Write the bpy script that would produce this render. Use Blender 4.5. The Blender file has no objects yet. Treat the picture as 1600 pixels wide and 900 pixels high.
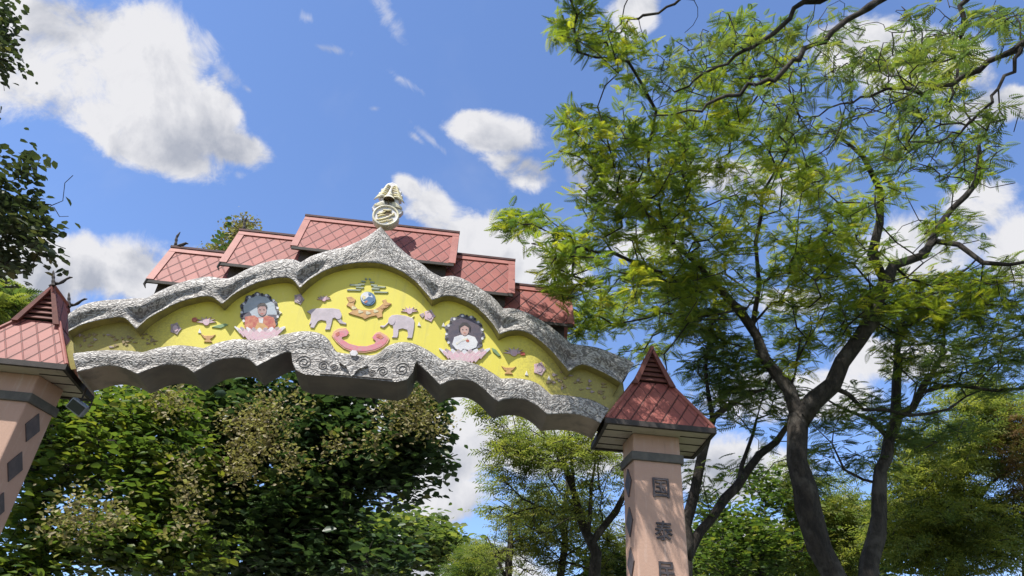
import bpy, math, random
import numpy as np
from mathutils import Vector, Matrix
R = math.radians
rng = np.random.default_rng(7)
random.seed(7)
scene = bpy.context.scene
COL = scene.collection

# ------------------------------------------------------------------ camera
FPX, PITCH, ROLL, EYE = 1155.0, 33.9, 3.84, 1.6
cam = bpy.data.cameras.new('camera'); cam.sensor_width = 36.0; cam.lens = 36.0*FPX/1600.0
cam.clip_start = 0.05; cam.clip_end = 5000
camo = bpy.data.objects.new('camera', cam); COL.objects.link(camo); scene.camera = camo
_p, _r = R(PITCH), R(ROLL)
cF = np.array([0, math.cos(_p), math.sin(_p)]); cR0 = np.array([1.0, 0, 0]); cU0 = np.cross(cR0, cF)
cR = math.cos(_r)*cR0+math.sin(_r)*cU0; cU = -math.sin(_r)*cR0+math.cos(_r)*cU0
camo.matrix_world = Matrix(((cR[0], cU[0], -cF[0], 0), (cR[1], cU[1], -cF[1], 0), (cR[2], cU[2], -cF[2], EYE), (0, 0, 0, 1)))

def ray(u, v):
    return cF+cR*((u-800)/FPX)-cU*((v-450)/FPX)
def P(u, v, y):
    """world point at ground distance y along the sight line of a measured point"""
    r = ray(u, v); q = r*(y/r[1]); q[2] += EYE; return q

# ------------------------------------------------------------------ light
SUN_EL = R(57); SUN_V = np.array([-0.645, -0.764])          # horizontal direction towards the sun
SUN_AZ = math.atan2(SUN_V[0], SUN_V[1])
sl = bpy.data.lights.new('sun', 'SUN'); sl.energy = 5.0; sl.angle = R(0.53); sl.color = (1.0, 0.955, 0.88)
so = bpy.data.objects.new('sun', sl); COL.objects.link(so)
tos = Vector((SUN_V[0]*math.cos(SUN_EL), SUN_V[1]*math.cos(SUN_EL), math.sin(SUN_EL)))
so.rotation_euler = tos.to_track_quat('Z', 'Y').to_euler(); so.location = (-10, -20, 40)
scene.view_settings.view_transform = 'Standard'
try: scene.view_settings.look = 'None'
except Exception: pass
scene.view_settings.gamma = 1.0; scene.view_settings.use_curve_mapping = False
scene.view_settings.exposure = 0.5

class NT:
    def __init__(s, nt): s.nt = nt; s.nt.nodes.clear()
    def n(s, t, **k):
        nd = s.nt.nodes.new(t)
        for a, b in k.items(): setattr(nd, a, b)
        return nd
    def l(s, a, b): s.nt.links.new(a, b)
    def val(s, sock, x):
        if hasattr(x, 'is_output') or isinstance(x, bpy.types.NodeSocket): s.l(x, sock)
        else: sock.default_value = x
    def m(s, op, a, b=None, c=None, clamp=False):
        nd = s.n('ShaderNodeMath', operation=op); nd.use_clamp = clamp; s.val(nd.inputs[0], a)
        if b is not None: s.val(nd.inputs[1], b)
        if c is not None: s.val(nd.inputs[2], c)
        return nd.outputs[0]
    def dot(s, a, v):
        nd = s.n('ShaderNodeVectorMath', operation='DOT_PRODUCT'); s.l(a, nd.inputs[0]); nd.inputs[1].default_value = tuple(v); return nd.outputs['Value']
    def noise(s, vec, scale, det=4, rough=0.5, dist=0.0, out='Fac'):
        nd = s.n('ShaderNodeTexNoise'); nd.inputs['Scale'].default_value = scale; nd.inputs['Detail'].default_value = det
        nd.inputs['Roughness'].default_value = rough; nd.inputs['Distortion'].default_value = dist
        if vec is not None: s.l(vec, nd.inputs['Vector'])
        return nd.outputs[out]
    def ss(s, x, lo, hi, a=0.0, b=1.0):
        nd = s.n('ShaderNodeMapRange', interpolation_type='SMOOTHSTEP'); s.val(nd.inputs[0], x)
        nd.inputs[1].default_value = lo; nd.inputs[2].default_value = hi; nd.inputs[3].default_value = a; nd.inputs[4].default_value = b
        return nd.outputs[0]
    def mix(s, f, a, b, mode='MIX'):
        nd = s.n('ShaderNodeMix', data_type='RGBA', blend_type=mode); s.val(nd.inputs[0], f)
        for i, x in ((6, a), (7, b)):
            if isinstance(x, (tuple, list)): nd.inputs[i].default_value = (*x[:3], 1)
            else: s.l(x, nd.inputs[i])
        return nd.outputs[2]

world = bpy.data.worlds.new('World'); scene.world = world; world.use_nodes = True
W = NT(world.node_tree)
sky = W.n('ShaderNodeTexSky', sky_type='NISHITA'); sky.sun_disc = False
sky.sun_elevation = SUN_EL; sky.sun_rotation = SUN_AZ; sky.air_density = 1.0; sky.dust_density = 0.3; sky.ozone_density = 2.2
tc = W.n('ShaderNodeTexCoord'); D = tc.outputs['Generated']
SKYGAIN = 1.0
# cumulus as soft lobes laid out round the sky dome (direction, size, tilt), broken up by fractal noise
lobes = [
 (110,60,170,80,15),(60,120,120,75,10),(215,100,95,85,30),(270,185,125,70,25),(370,232,62,32,10),(170,195,130,45,18),(240,235,110,38,15),
 (150,420,130,52,5),(40,440,110,60,0),(215,440,60,40,10),
 (640,295,32,20,40),(675,330,55,38,35),(740,375,85,45,20),(830,405,90,52,10),(640,380,60,30,0),
 (770,212,78,34,10),(815,270,75,34,20),(740,190,36,22,0),
 (945,285,80,45,10),(1170,285,110,42,5),(1010,380,70,36,0),(1390,90,120,45,10),(1520,325,60,55,0),(1450,390,120,60,0),(1580,390,80,55,0),
 (1560,170,80,26,-10),(990,15,40,40,0),
 (1150,740,130,48,0),(1240,620,110,40,0),(1400,560,90,34,0),(690,650,70,55,0),(700,720,60,50,0),(790,690,110,45,5),
 (690,780,90,40,0),(700,880,160,45,0),(1150,850,220,50,0),(560,650,140,70,0),(200,640,130,50,0),(950,700,120,45,0),(1230,470,60,24,0),
]
dens = None
for (u, v, ru, rv, rot) in lobes:
    d0 = ray(u, v); d0 = d0/np.linalg.norm(d0)
    k = np.linalg.norm(ray(u, v)); a = R(rot); ru *= 1.1; rv *= 1.1
    e1 = math.cos(a)*cR-math.sin(a)*cU; e1 = e1-d0*(e1@d0); e1 /= np.linalg.norm(e1); e2 = np.cross(e1, d0)
    x = W.dot(D, e1*(FPX*k/ru)*1.0); y = W.dot(D, e2*(FPX*k/rv)*1.0)
    rr = W.m('ADD', W.m('MULTIPLY', x, x), W.m('MULTIPLY', y, y))
    fr = W.m('GREATER_THAN', W.dot(D, d0), 0.3)
    f = W.m('MULTIPLY', W.m('SUBTRACT', 1.0, W.m('SQRT', rr)), fr)
    dens = f if dens is None else W.m('SMOOTH_MAX', dens, f, 0.25)
nz = W.noise(D, 5.0, 9, 0.56, 0.35)
nz2 = W.noise(D, 19.0, 9, 0.66, 0.5)
nn = W.m('ADD', W.m('MULTIPLY', W.m('SUBTRACT', nz, 0.5), 2.1), W.m('MULTIPLY', W.m('SUBTRACT', nz2, 0.5), 1.15))
raw = W.m('ADD', W.m('MINIMUM', dens, 0.55), nn)
alpha = W.ss(raw, -0.06, 0.40)
# thin wisps
wl = [(608,28,13,50,-28),(480,28,14,9,20),(515,76,24,6,12),(628,124,26,8,35),(585,170,9,5,0),(675,220,34,6,40),(345,110,30,14,35),(388,140,9,5,30),(375,272,12,8,0),(650,215,20,5,40)]
wd = None
for (u, v, ru, rv, rot) in wl:
    d0 = ray(u, v); k = np.linalg.norm(d0); d0 = d0/k; a = R(rot)
    e1 = math.cos(a)*cR-math.sin(a)*cU; e1 = e1-d0*(e1@d0); e1 /= np.linalg.norm(e1); e2 = np.cross(e1, d0)
    x = W.dot(D, e1*(FPX*k/ru)); y = W.dot(D, e2*(FPX*k/rv))
    f = W.m('SUBTRACT', 1.0, W.m('SQRT', W.m('ADD', W.m('MULTIPLY', x, x), W.m('MULTIPLY', y, y))))
    f = W.m('MULTIPLY', f, W.m('GREATER_THAN', W.dot(D, d0), 0.3))
    wd = f if wd is None else W.m('MAXIMUM', wd, f)
wn = W.noise(D, 28.0, 6, 0.65, 0.8)
wisp = W.ss(W.m('ADD', wd, W.m('MULTIPLY', W.m('SUBTRACT', wn, 0.5), 4.2)), -0.2, 1.5, 0, 0.5)
haz = W.m('MULTIPLY', W.ss(W.noise(D, 3.0, 5, 0.6, 0.5), 0.5, 0.8), 0.16)
alpha = W.m('MAXIMUM', alpha, W.m('MAXIMUM', wisp, haz))
# self shading of the clouds: density towards the sun against density here
off = W.n('ShaderNodeVectorMath', operation='ADD'); W.l(D, off.inputs[0])
cs = np.array(tos)*0.045; off.inputs[1].default_value = tuple(cs)
nzs = W.noise(off.outputs[0], 5.0, 9, 0.56, 0.35)
dif = W.m('SUBTRACT', nz, nzs)
thick = W.ss(raw, 0.35, 1.15)
shade = W.m('ADD', W.m('SUBTRACT', 0.97, W.m('MULTIPLY', thick, 0.62)), W.m('MULTIPLY', dif, 6.5), clamp=True)
shade = W.m('ADD', shade, W.m('MULTIPLY', W.m('SUBTRACT', nz2, 0.5), 0.8), clamp=True)
ccol = W.mix(shade, (2.0, 2.15, 2.55), (3.95, 3.95, 4.1))
skyc = W.mix(1.0, sky.outputs[0], (0.98*SKYGAIN, 1.05*SKYGAIN, 1.24*SKYGAIN), 'MULTIPLY')
fin = W.mix(alpha, skyc, ccol)
bg = W.n('ShaderNodeBackground'); W.l(fin, bg.inputs[0]); bg.inputs[1].default_value = 0.15
ow = W.n('ShaderNodeOutputWorld'); W.l(bg.outputs[0], ow.inputs[0])
world.cycles.sampling_method = 'MANUAL'; world.cycles.sample_map_resolution = 512

# ------------------------------------------------------------------ materials
def mat(name, fn):
    m = bpy.data.materials.new(name); m.use_nodes = True; N = NT(m.node_tree)
    out = N.n('ShaderNodeOutputMaterial'); bs = N.n('ShaderNodeBsdfPrincipled'); N.l(bs.outputs[0], out.inputs[0])
    tcn = N.n('ShaderNodeTexCoord'); fn(N, bs, tcn.outputs['Object'], tcn.outputs['UV'], out); return m
def bump(N, bs, h, strength=0.5, dist=0.02):
    b = N.n('ShaderNodeBump'); b.inputs['Strength'].default_value = strength; b.inputs['Distance'].default_value = dist
    N.l(h, b.inputs['Height']); N.l(b.outputs[0], bs.inputs['Normal']); return b
def plain(name, c, c2=None, rough=0.6, metal=0.0, scale=6.0, bs_=0.25, bd=0.008, lo=0.35, hi=0.7, det=6):
    def fn(N, bs, ob, uv, out):
        n = N.noise(ob, scale, det, 0.62)
        N.l(N.mix(N.ss(n, lo, hi), c, c2 or tuple(x*0.75 for x in c)), bs.inputs['Base Color'])
        bs.inputs['Roughness'].default_value = rough; bs.inputs['Metallic'].default_value = metal
        bump(N, bs, N.noise(ob, scale*6, 5, 0.6), bs_, bd)
    return mat(name, fn)
def m_carved(N, bs, ob, uv, out):
    # repousse metal sheet: curling relief, tarnish in the hollows
    wv = N.n('ShaderNodeTexNoise'); wv.inputs['Scale'].default_value = 3.2; wv.inputs['Detail'].default_value = 3; N.l(uv, wv.inputs['Vector'])
    ad = N.n('ShaderNodeMix', data_type='VECTOR'); ad.inputs[0].default_value = 0.13; N.l(uv, ad.inputs[4]); N.l(wv.outputs['Color'], ad.inputs[5])
    mp = N.n('ShaderNodeMapping'); mp.inputs['Scale'].default_value = (0.5, 0.95, 1); N.l(ad.outputs[1], mp.inputs[0])
    vo = N.n('ShaderNodeTexVoronoi', feature='SMOOTH_F1'); vo.inputs['Scale'].default_value = 27; vo.inputs['Smoothness'].default_value = 0.5; N.l(mp.outputs[0], vo.inputs['Vector'])
    v2 = N.n('ShaderNodeTexVoronoi', feature='DISTANCE_TO_EDGE'); v2.inputs['Scale'].default_value = 13; N.l(mp.outputs[0], v2.inputs['Vector'])
    rings = N.m('SINE', N.m('MULTIPLY', vo.outputs['Distance'], 15.0))
    n3 = N.noise(uv, 38, 4, 0.6, 1.0)
    h = N.m('ADD', N.m('MULTIPLY', rings, 0.32), N.m('ADD', N.m('MULTIPLY', N.ss(v2.outputs['Distance'], 0.0, 0.1), 0.5), N.m('MULTIPLY', n3, 0.7)))
    bump(N, bs, h, 0.42, 0.024)
    tar = N.ss(h, 0.35, 1.15)
    big = N.noise(ob, 1.3, 4, 0.6)
    col = N.mix(tar, (0.13, 0.12, 0.112), (0.40, 0.385, 0.365))
    col = N.mix(N.ss(big, 0.45, 0.75, 0, 0.45), col, (0.180, 0.164, 0.148))
    N.l(col, bs.inputs['Base Color']); bs.inputs['Metallic'].default_value = 0.22; bs.inputs['Roughness'].default_value = 0.56
def m_tiles(N, bs, ob, uv, out):
    # fibre cement tiles hung on the diagonal, UV in metres
    sp = N.n('ShaderNodeSeparateXYZ'); N.l(uv, sp.inputs[0])
    a0 = N.m('ADD', N.m('MULTIPLY', sp.outputs[0], 4.4), N.m('MULTIPLY', sp.outputs[1], -2.6))
    b0 = N.m('ADD', N.m('MULTIPLY', sp.outputs[0], 4.4), N.m('MULTIPLY', sp.outputs[1], 2.6))
    fa = N.m('FRACT', a0); fb = N.m('FRACT', b0)
    la = N.ss(N.m('MINIMUM', fa, N.m('SUBTRACT', 1.0, fa)), 0.02, 0.085)
    lb = N.ss(N.m('MINIMUM', fb, N.m('SUBTRACT', 1.0, fb)), 0.02, 0.07)
    lines = N.m('MULTIPLY', la, N.m('ADD', 0.45, N.m('MULTIPLY', lb, 0.55)))
    cid = N.n('ShaderNodeTexWhiteNoise', noise_dimensions='2D'); cv = N.n('ShaderNodeCombineXYZ')
    N.l(N.m('FLOOR', a0), cv.inputs[0]); N.l(N.m('FLOOR', b0), cv.inputs[1]); N.l(cv.outputs[0], cid.inputs['Vector'])
    n = N.noise(ob, 5, 6, 0.65)
    c = N.mix(cid.outputs['Value'], (0.226, 0.058, 0.047), (0.287, 0.084, 0.066))
    c = N.mix(N.ss(n, 0.45, 0.75, 0, 0.55), c, (0.164, 0.046, 0.036))
    c = N.mix(N.ss(N.noise(ob, 2.1, 5, 0.7), 0.55, 0.8, 0, 0.5), c, (0.307, 0.131, 0.107))
    c = N.mix(lines, (0.069, 0.016, 0.013), c)
    N.l(c, bs.inputs['Base Color']); bs.inputs['Roughness'].default_value = 0.62
    lap = N.m('MULTIPLY', N.m('SUBTRACT', 1.0, fa), 0.5)
    bump(N, bs, N.m('ADD', N.m('ADD', N.m('MULTIPLY', cid.outputs['Value'], 0.25), N.m('ADD', N.m('MULTIPLY', lines, 0.6), lap)), N.m('MULTIPLY', N.noise(ob, 60, 4), 0.15)), 0.8, 0.018)
def m_panel(N, bs, ob, uv, out):
    n = N.noise(ob, 2.2, 6, 0.6); f = N.noise(ob, 45, 6, 0.75)
    sp = N.n('ShaderNodeSeparateXYZ'); N.l(ob, sp.inputs[0])
    side = N.ss(N.m('ABSOLUTE', sp.outputs[0]), 1.6, 3.6)          # algae and grime towards both ends of the board
    c = N.mix(n, (0.60, 0.52, 0.06), (0.66, 0.58, 0.085))
    mpp = N.n('ShaderNodeMapping'); mpp.inputs['Scale'].default_value = (9, 1, 0.7); N.l(ob, mpp.inputs[0]); stk = N.noise(mpp.outputs[0], 1.0, 6, 0.7)
    c = N.mix(N.ss(stk, 0.5, 0.8, 0, 0.45), c, (0.36, 0.33, 0.12)); c = N.mix(N.ss(N.noise(ob, 7, 6, 0.7), 0.55, 0.75, 0, 0.25), c, (0.66, 0.58, 0.25))
    dirt = N.ss(N.m('ADD', N.m('MULTIPLY', side, 0.6), N.m('MULTIPLY', f, 0.8)), 0.55, 1.05, 0, 0.8)
    c = N.mix(dirt, c, (0.197, 0.164, 0.057))
    N.l(c, bs.inputs['Base Color']); bs.inputs['Roughness'].default_value = 0.5; bump(N, bs, f, 0.15, 0.004)
def m_pillar(N, bs, ob, uv, out):
    n = N.noise(ob, 3.0, 6, 0.6)
    mp = N.n('ShaderNodeMapping'); mp.inputs['Scale'].default_value = (7, 7, 0.9); N.l(ob, mp.inputs[0])
    st = N.noise(mp.outputs[0], 1.0, 7, 0.7)
    c = N.mix(n, (0.407, 0.254, 0.189), (0.487, 0.316, 0.237))
    c = N.mix(N.ss(st, 0.52, 0.72, 0, 0.55), c, (0.549, 0.451, 0.385))
    c = N.mix(N.ss(N.noise(mp.outputs[0], 2.2, 7, 0.7), 0.56, 0.8, 0, 0.6), c, (0.239, 0.164, 0.128))
    N.l(c, bs.inputs['Base Color']); bs.inputs['Roughness'].default_value = 0.75; bump(N, bs, N.noise(ob, 30, 6, 0.65), 0.35, 0.01)
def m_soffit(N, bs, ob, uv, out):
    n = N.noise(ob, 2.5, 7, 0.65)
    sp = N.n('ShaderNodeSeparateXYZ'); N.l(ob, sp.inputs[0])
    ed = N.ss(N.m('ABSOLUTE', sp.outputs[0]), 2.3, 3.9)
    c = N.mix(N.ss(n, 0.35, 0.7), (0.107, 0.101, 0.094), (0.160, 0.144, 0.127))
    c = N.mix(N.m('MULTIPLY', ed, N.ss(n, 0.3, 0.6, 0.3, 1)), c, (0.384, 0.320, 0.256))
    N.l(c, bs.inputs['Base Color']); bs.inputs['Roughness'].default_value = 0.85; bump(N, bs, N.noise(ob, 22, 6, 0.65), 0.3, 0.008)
def m_board(N, bs, ob, uv, out):
    n = N.noise(ob, 9, 7, 0.65); n2 = N.noise(ob, 2.5, 6, 0.7)
    c = N.mix(n, (0.344, 0.312, 0.246), (0.451, 0.410, 0.328)); c = N.mix(N.ss(n2, 0.5, 0.72, 0, 0.7), c, (0.164, 0.148, 0.107))
    N.l(c, bs.inputs['Base Color']); bs.inputs['Roughness'].default_value = 0.8
def leafmat(name, cols, trans=0.35, rough=0.55, sheen=0.0):
    m = bpy.data.materials.new(name); m.use_nodes = True; N = NT(m.node_tree)
    out = N.n('ShaderNodeOutputMaterial'); at = N.n('ShaderNodeAttribute', attribute_name='tint')
    cr = N.n('ShaderNodeValToRGB'); N.l(at.outputs['Fac'], cr.inputs[0]); el = cr.color_ramp.elements
    for i, (p, c) in enumerate(cols):
        e = el[i] if i < 2 else el.new(p)
        e.position = p; e.color = (*c, 1)
    bs = N.n('ShaderNodeBsdfPrincipled'); N.l(cr.outputs[0], bs.inputs['Base Color']); bs.inputs['Roughness'].default_value = rough
    bs.inputs['Specular IOR Level'].default_value = 0.4
    tr = N.n('ShaderNodeBsdfTranslucent'); tcol = N.mix(1.0, cr.outputs[0], (1.4, 1.6, 0.8), 'MULTIPLY'); N.l(tcol, tr.inputs[0])
    mx = N.n('ShaderNodeMixShader'); mx.inputs[0].default_value = trans; N.l(bs.outputs[0], mx.inputs[1]); N.l(tr.outputs[0], mx.inputs[2])
    N.l(mx.outputs[0], out.inputs[0]); return m
def m_bark(c1, c2):
    def fn(N, bs, ob, uv, out):
        mp = N.n('ShaderNodeMapping'); mp.inputs['Scale'].default_value = (1, 1, 0.35); N.l(ob, mp.inputs[0])
        n = N.noise(mp.outputs[0], 9, 8, 0.7, 0.4); pch = N.noise(ob, 2.2, 4, 0.6)
        c = N.mix(N.ss(n, 0.35, 0.65), c1, c2); c = N.mix(N.ss(pch, 0.5, 0.66, 0, 0.8), c, (0.10, 0.088, 0.075))
        N.l(c, bs.inputs['Base Color']); bs.inputs['Roughness'].default_value = 0.9; c2_ = N.noise(mp.outputs[0], 26, 6, 0.75, 0.8); bump(N, bs, N.m('ADD', n, N.m('MULTIPLY', c2_, 0.5)), 1.0, 0.09)
    return fn
M = dict(
 carved=mat('carved_metal', m_carved), tiles=mat('clay_tile', m_tiles), panel=mat('yellow_paint', m_panel), pillar=mat('pink_render', m_pillar),
 soffit=mat('cement_soffit', m_soffit), board=mat('eave_board', m_board),
 olive=plain('shaded_yellow_paint', (0.27, 0.24, 0.07), (0.17, 0.15, 0.06), 0.7),  # yellow of the board with the underside's shade put into the colour
 trim=plain('pink_trim', (0.302, 0.104, 0.083), (0.238, 0.073, 0.058), 0.6), darkwood=plain('dark_wood', (0.037, 0.029, 0.025), (0.016, 0.013, 0.011), 0.7),
 redwood=plain('red_wood', (0.164, 0.053, 0.041), (0.098, 0.033, 0.025), 0.7), ridge=plain('ridge_dark', (0.082, 0.025, 0.025), (0.041, 0.016, 0.016), 0.7),
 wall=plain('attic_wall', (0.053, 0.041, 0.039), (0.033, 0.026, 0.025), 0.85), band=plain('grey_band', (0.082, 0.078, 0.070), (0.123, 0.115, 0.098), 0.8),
 diamond=plain('slate_tile', (0.057, 0.045, 0.045), (0.098, 0.074, 0.070), 0.5), glyph=plain('glyph_dark', (0.029, 0.025, 0.029), (0.074, 0.061, 0.066), 0.6, scale=18),
 ivory=plain('ivory_gold', (0.637, 0.588, 0.405), (0.531, 0.514, 0.499), 0.45), ivory2=plain('ivory_pale', (0.656, 0.643, 0.654), (0.443, 0.431, 0.428), 0.5), goldy=plain('gold_paint', (0.603, 0.523, 0.261), (0.496, 0.441, 0.297), 0.45, 0.0),
 hollow=plain('emblem_hollow', (0.131, 0.090, 0.041), (0.066, 0.049, 0.025), 0.8),
 eleph=plain('elephant_paint', (0.476, 0.410, 0.443), (0.385, 0.336, 0.361), 0.6), pink=plain('pink_paint', (0.541, 0.328, 0.385), (0.492, 0.410, 0.410), 0.6, scale=22), lilac=plain('lilac_paint', (0.361, 0.271, 0.328), (0.279, 0.230, 0.180), 0.6, scale=22),
 ribbon=plain('ribbon_paint', (0.558, 0.164, 0.205), (0.451, 0.246, 0.246), 0.55, scale=16), ribbonedge=plain('ribbon_edge', (0.623, 0.344, 0.197), None, 0.6), orange=plain('orange_paint', (0.508, 0.295, 0.098), (0.369, 0.197, 0.082), 0.6, scale=20),
 paleg=plain('grey_green_paint', (0.279, 0.312, 0.230), (0.180, 0.213, 0.148), 0.6, scale=20), blue=plain('blue_paint', (0.049, 0.115, 0.230), (0.082, 0.164, 0.271), 0.5), white=plain('white_paint', (0.607, 0.599, 0.607), (0.492, 0.492, 0.525), 0.5),
 skyp=plain('portrait_sky', (0.344, 0.385, 0.426), (0.279, 0.320, 0.344), 0.5), darkp=plain('portrait_dark', (0.082, 0.061, 0.078), (0.045, 0.041, 0.066), 0.5, scale=14), skin=plain('skin_paint', (0.344, 0.213, 0.197), (0.271, 0.164, 0.156), 0.6, scale=12),
 skin2=plain('light_skin_paint', (0.451, 0.295, 0.262), (0.344, 0.213, 0.197), 0.6, scale=12),
 hair=plain('hair_paint', (0.029, 0.023, 0.025), None, 0.6), red=plain('red_paint', (0.344, 0.049, 0.037), (0.476, 0.197, 0.098), 0.5, scale=14), frame=plain('frame_scroll', (0.049, 0.049, 0.061), (0.180, 0.172, 0.205), 0.5, scale=20),
 faded=plain('faded_relief', (0.279, 0.213, 0.107), (0.180, 0.131, 0.066), 0.7, scale=25), leafp=plain('leaf_paint', (0.180, 0.287, 0.131), None, 0.6),
 bark=mat('bark', m_bark((0.013, 0.010, 0.008), (0.048, 0.038, 0.030))), barkpale=mat('bark_grey', m_bark((0.022, 0.018, 0.014), (0.07, 0.058, 0.048))),
 grass=plain('grass', (0.06, 0.09, 0.03), (0.10, 0.11, 0.05), 0.9, scale=1.2), asphalt=plain('asphalt', (0.055, 0.055, 0.055), (0.04, 0.04, 0.04), 0.9, scale=3),
 kerb=plain('kerb_concrete', (0.35, 0.34, 0.32), (0.25, 0.24, 0.22), 0.85), paintw=plain('road_paint', (0.7, 0.7, 0.68), (0.5, 0.5, 0.48), 0.7), pave=plain('pavement', (0.27, 0.25, 0.23), (0.2, 0.19, 0.17), 0.85, scale=2),
 lampgrey=plain('lamp_grey', (0.30, 0.33, 0.37), (0.2, 0.22, 0.25), 0.4, 0.3), glass=plain('dark_glass', (0.03, 0.035, 0.04), None, 0.12), maroon=plain('maroon_paint', (0.20, 0.03, 0.045), (0.17, 0.03, 0.04), 0.25),
 rubber=plain('rubber', (0.02, 0.02, 0.02), None, 0.8), steel=plain('steel', (0.5, 0.5, 0.5), None, 0.35, 0.7), cream=plain('cream_wall', (0.55, 0.52, 0.47), (0.4, 0.38, 0.34), 0.8), sheet=plain('roof_sheet', (0.52, 0.53, 0.54), (0.4, 0.4, 0.4), 0.5),
)
LM = dict(
 feather=leafmat('leaf_feathery', [(0.0, (0.068, 0.109, 0.029)), (0.4, (0.163, 0.206, 0.031)), (0.75, (0.257, 0.278, 0.034)), (1.0, (0.378, 0.338, 0.038))], 0.5),
 featherdark=leafmat('leaf_feathery_dark', [(0.0, (0.055, 0.087, 0.038)), (0.6, (0.114, 0.155, 0.049)), (1.0, (0.230, 0.236, 0.054))], 0.45),
 teak=leafmat('leaf_broad', [(0.0, (0.040, 0.073, 0.040)), (0.6, (0.073, 0.116, 0.045)), (0.9, (0.121, 0.161, 0.056)), (1.0, (0.194, 0.189, 0.056))], 0.28, 0.42),
 yellow=leafmat('leaf_yellow_green', [(0.0, (0.057, 0.097, 0.031)), (0.5, (0.114, 0.162, 0.035)), (1.0, (0.229, 0.227, 0.041))], 0.38, 0.45),
 mid=leafmat('leaf_olive', [(0.0, (0.077, 0.109, 0.045)), (0.5, (0.184, 0.209, 0.058)), (1.0, (0.326, 0.305, 0.076))], 0.45),
 dark=leafmat('leaf_shaded', [(0.0, (0.035, 0.051, 0.032)), (0.7, (0.071, 0.088, 0.040)), (1.0, (0.156, 0.146, 0.056))], 0.22, 0.5),  # base colours darkened to stand for shade under the near crown
 brown=leafmat('leaf_dry', [(0.0, (0.10, 0.06, 0.03)), (0.6, (0.16, 0.09, 0.045)), (1.0, (0.12, 0.13, 0.04))], 0.3),
 tan=leafmat('flower_tan', [(0.0, (0.15, 0.12, 0.06)), (0.6, (0.26, 0.215, 0.11)), (1.0, (0.36, 0.33, 0.17))], 0.3),
)

# ------------------------------------------------------------------ mesh helpers
class MB:
    def __init__(s): s.v = []; s.f = []; s.uv = []; s.mi = []
    def quad(s, pts, uv=None, m=0):
        i = len(s.v); s.v += [tuple(p) for p in pts]; s.f.append(tuple(range(i, i+len(pts))))
        s.uv.append(uv or [(p[0], p[2]) for p in pts]); s.mi.append(m)
    def box(s, a, b, m=0):
        (x0, y0, z0), (x1, y1, z1) = a, b
        c = [(x0,y0,z0),(x1,y0,z0),(x1,y1,z0),(x0,y1,z0),(x0,y0,z1),(x1,y0,z1),(x1,y1,z1),(x0,y1,z1)]
        for q in ((3,2,1,0),(4,5,6,7),(0,1,5,4),(1,2,6,5),(2,3,7,6),(3,0,4,7)): s.quad([c[k] for k in q], None, m)
    def slab(s, pts, n, uv=None, m=0):
        """polygon thickened along n"""
        n = np.array(n, float); top = [np.array(p, float) for p in pts]; bot = [p-n for p in top]
        s.quad(top, uv, m); s.quad(bot[::-1], None, m)
        for i in range(len(pts)):
            j = (i+1) % len(pts); s.quad([top[j], top[i], bot[i], bot[j]], None, m)
    def prism(s, out, y0, y1, m=0):
        """outline in x,z pushed along y (y0 is the camera side)"""
        a = [(x, y0, z) for x, z in out]; b = [(x, y1, z) for x, z in out]
        s.quad(a, None, m); s.quad(b[::-1], None, m)
        for i in range(len(out)):
            j = (i+1) % len(out); s.quad([a[j], a[i], b[i], b[j]], None, m)
    def tube(s, pts, rad, n=8, m=0, cap=True):
        pts = [np.array(p, float) for p in pts]; k = len(pts)
        rad = rad if isinstance(rad, (list, tuple, np.ndarray)) else [rad]*k
        rings = []; ref = None
        for i, p in enumerate(pts):
            t = pts[min(i+1, k-1)]-pts[max(i-1, 0)]; t = t/(np.linalg.norm(t)+1e-9)
            if ref is None: ref = np.array([0, 0, 1.0]) if abs(t[2]) < 0.9 else np.array([1.0, 0, 0])
            a = np.cross(t, ref); a /= np.linalg.norm(a)+1e-9; ref = np.cross(a, t); b = ref
            rings.append([p+rad[i]*(math.cos(2*math.pi*q/n)*a+math.sin(2*math.pi*q/n)*b) for q in range(n)])
        base = len(s.v)
        for r_ in rings: s.v += [tuple(q) for q in r_]
        for i in range(k-1):
            for q in range(n):
                q2 = (q+1) % n
                s.f.append((base+i*n+q, base+i*n+q2, base+(i+1)*n+q2, base+(i+1)*n+q)); s.uv.append([(0, 0)]*4); s.mi.append(m)
        if cap:
            s.f.append(tuple(base+q for q in range(n))[::-1]); s.uv.append([(0, 0)]*n); s.mi.append(m)
            s.f.append(tuple(base+(k-1)*n+q for q in range(n))); s.uv.append([(0, 0)]*n); s.mi.append(m)
    def build(s, name, mats, parent=None, smooth=False, bevel=0.0):
        me = bpy.data.meshes.new(name); me.from_pydata(s.v, [], s.f)
        if not isinstance(mats, (list, tuple)): mats = [mats]
        for m in mats: me.materials.append(m)
        ul = me.uv_layers.new(name='UVMap'); flat = np.array([c for f in s.uv for c in f], dtype=np.float32).ravel()
        ul.data.foreach_set('uv', flat); me.polygons.foreach_set('material_index', s.mi)
        if smooth: me.polygons.foreach_set('use_smooth', [True]*len(me.polygons))
        me.update()
        o = bpy.data.objects.new(name, me); COL.objects.link(o)
        if parent: o.parent = parent
        if bevel:
            import bmesh
            bm = bmesh.new(); bm.from_mesh(me); bmesh.ops.remove_doubles(bm, verts=bm.verts, dist=1e-5); bm.to_mesh(me); bm.free()
            b = o.modifiers.new('bevel', 'BEVEL'); b.width = bevel; b.segments = 2; b.limit_method = 'ANGLE'
        return o
def empty(name, loc, rz=0.0, label=None, cat=None, group=None):
    o = bpy.data.objects.new(name, None); COL.objects.link(o); o.location = loc; o.rotation_euler = (0, 0, rz); o.empty_display_size = 0.3
    if label: o['label'] = label; o['category'] = cat
    if group: o['group'] = group
    return o
def struct(o): o['kind'] = 'structure'; return o

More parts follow.
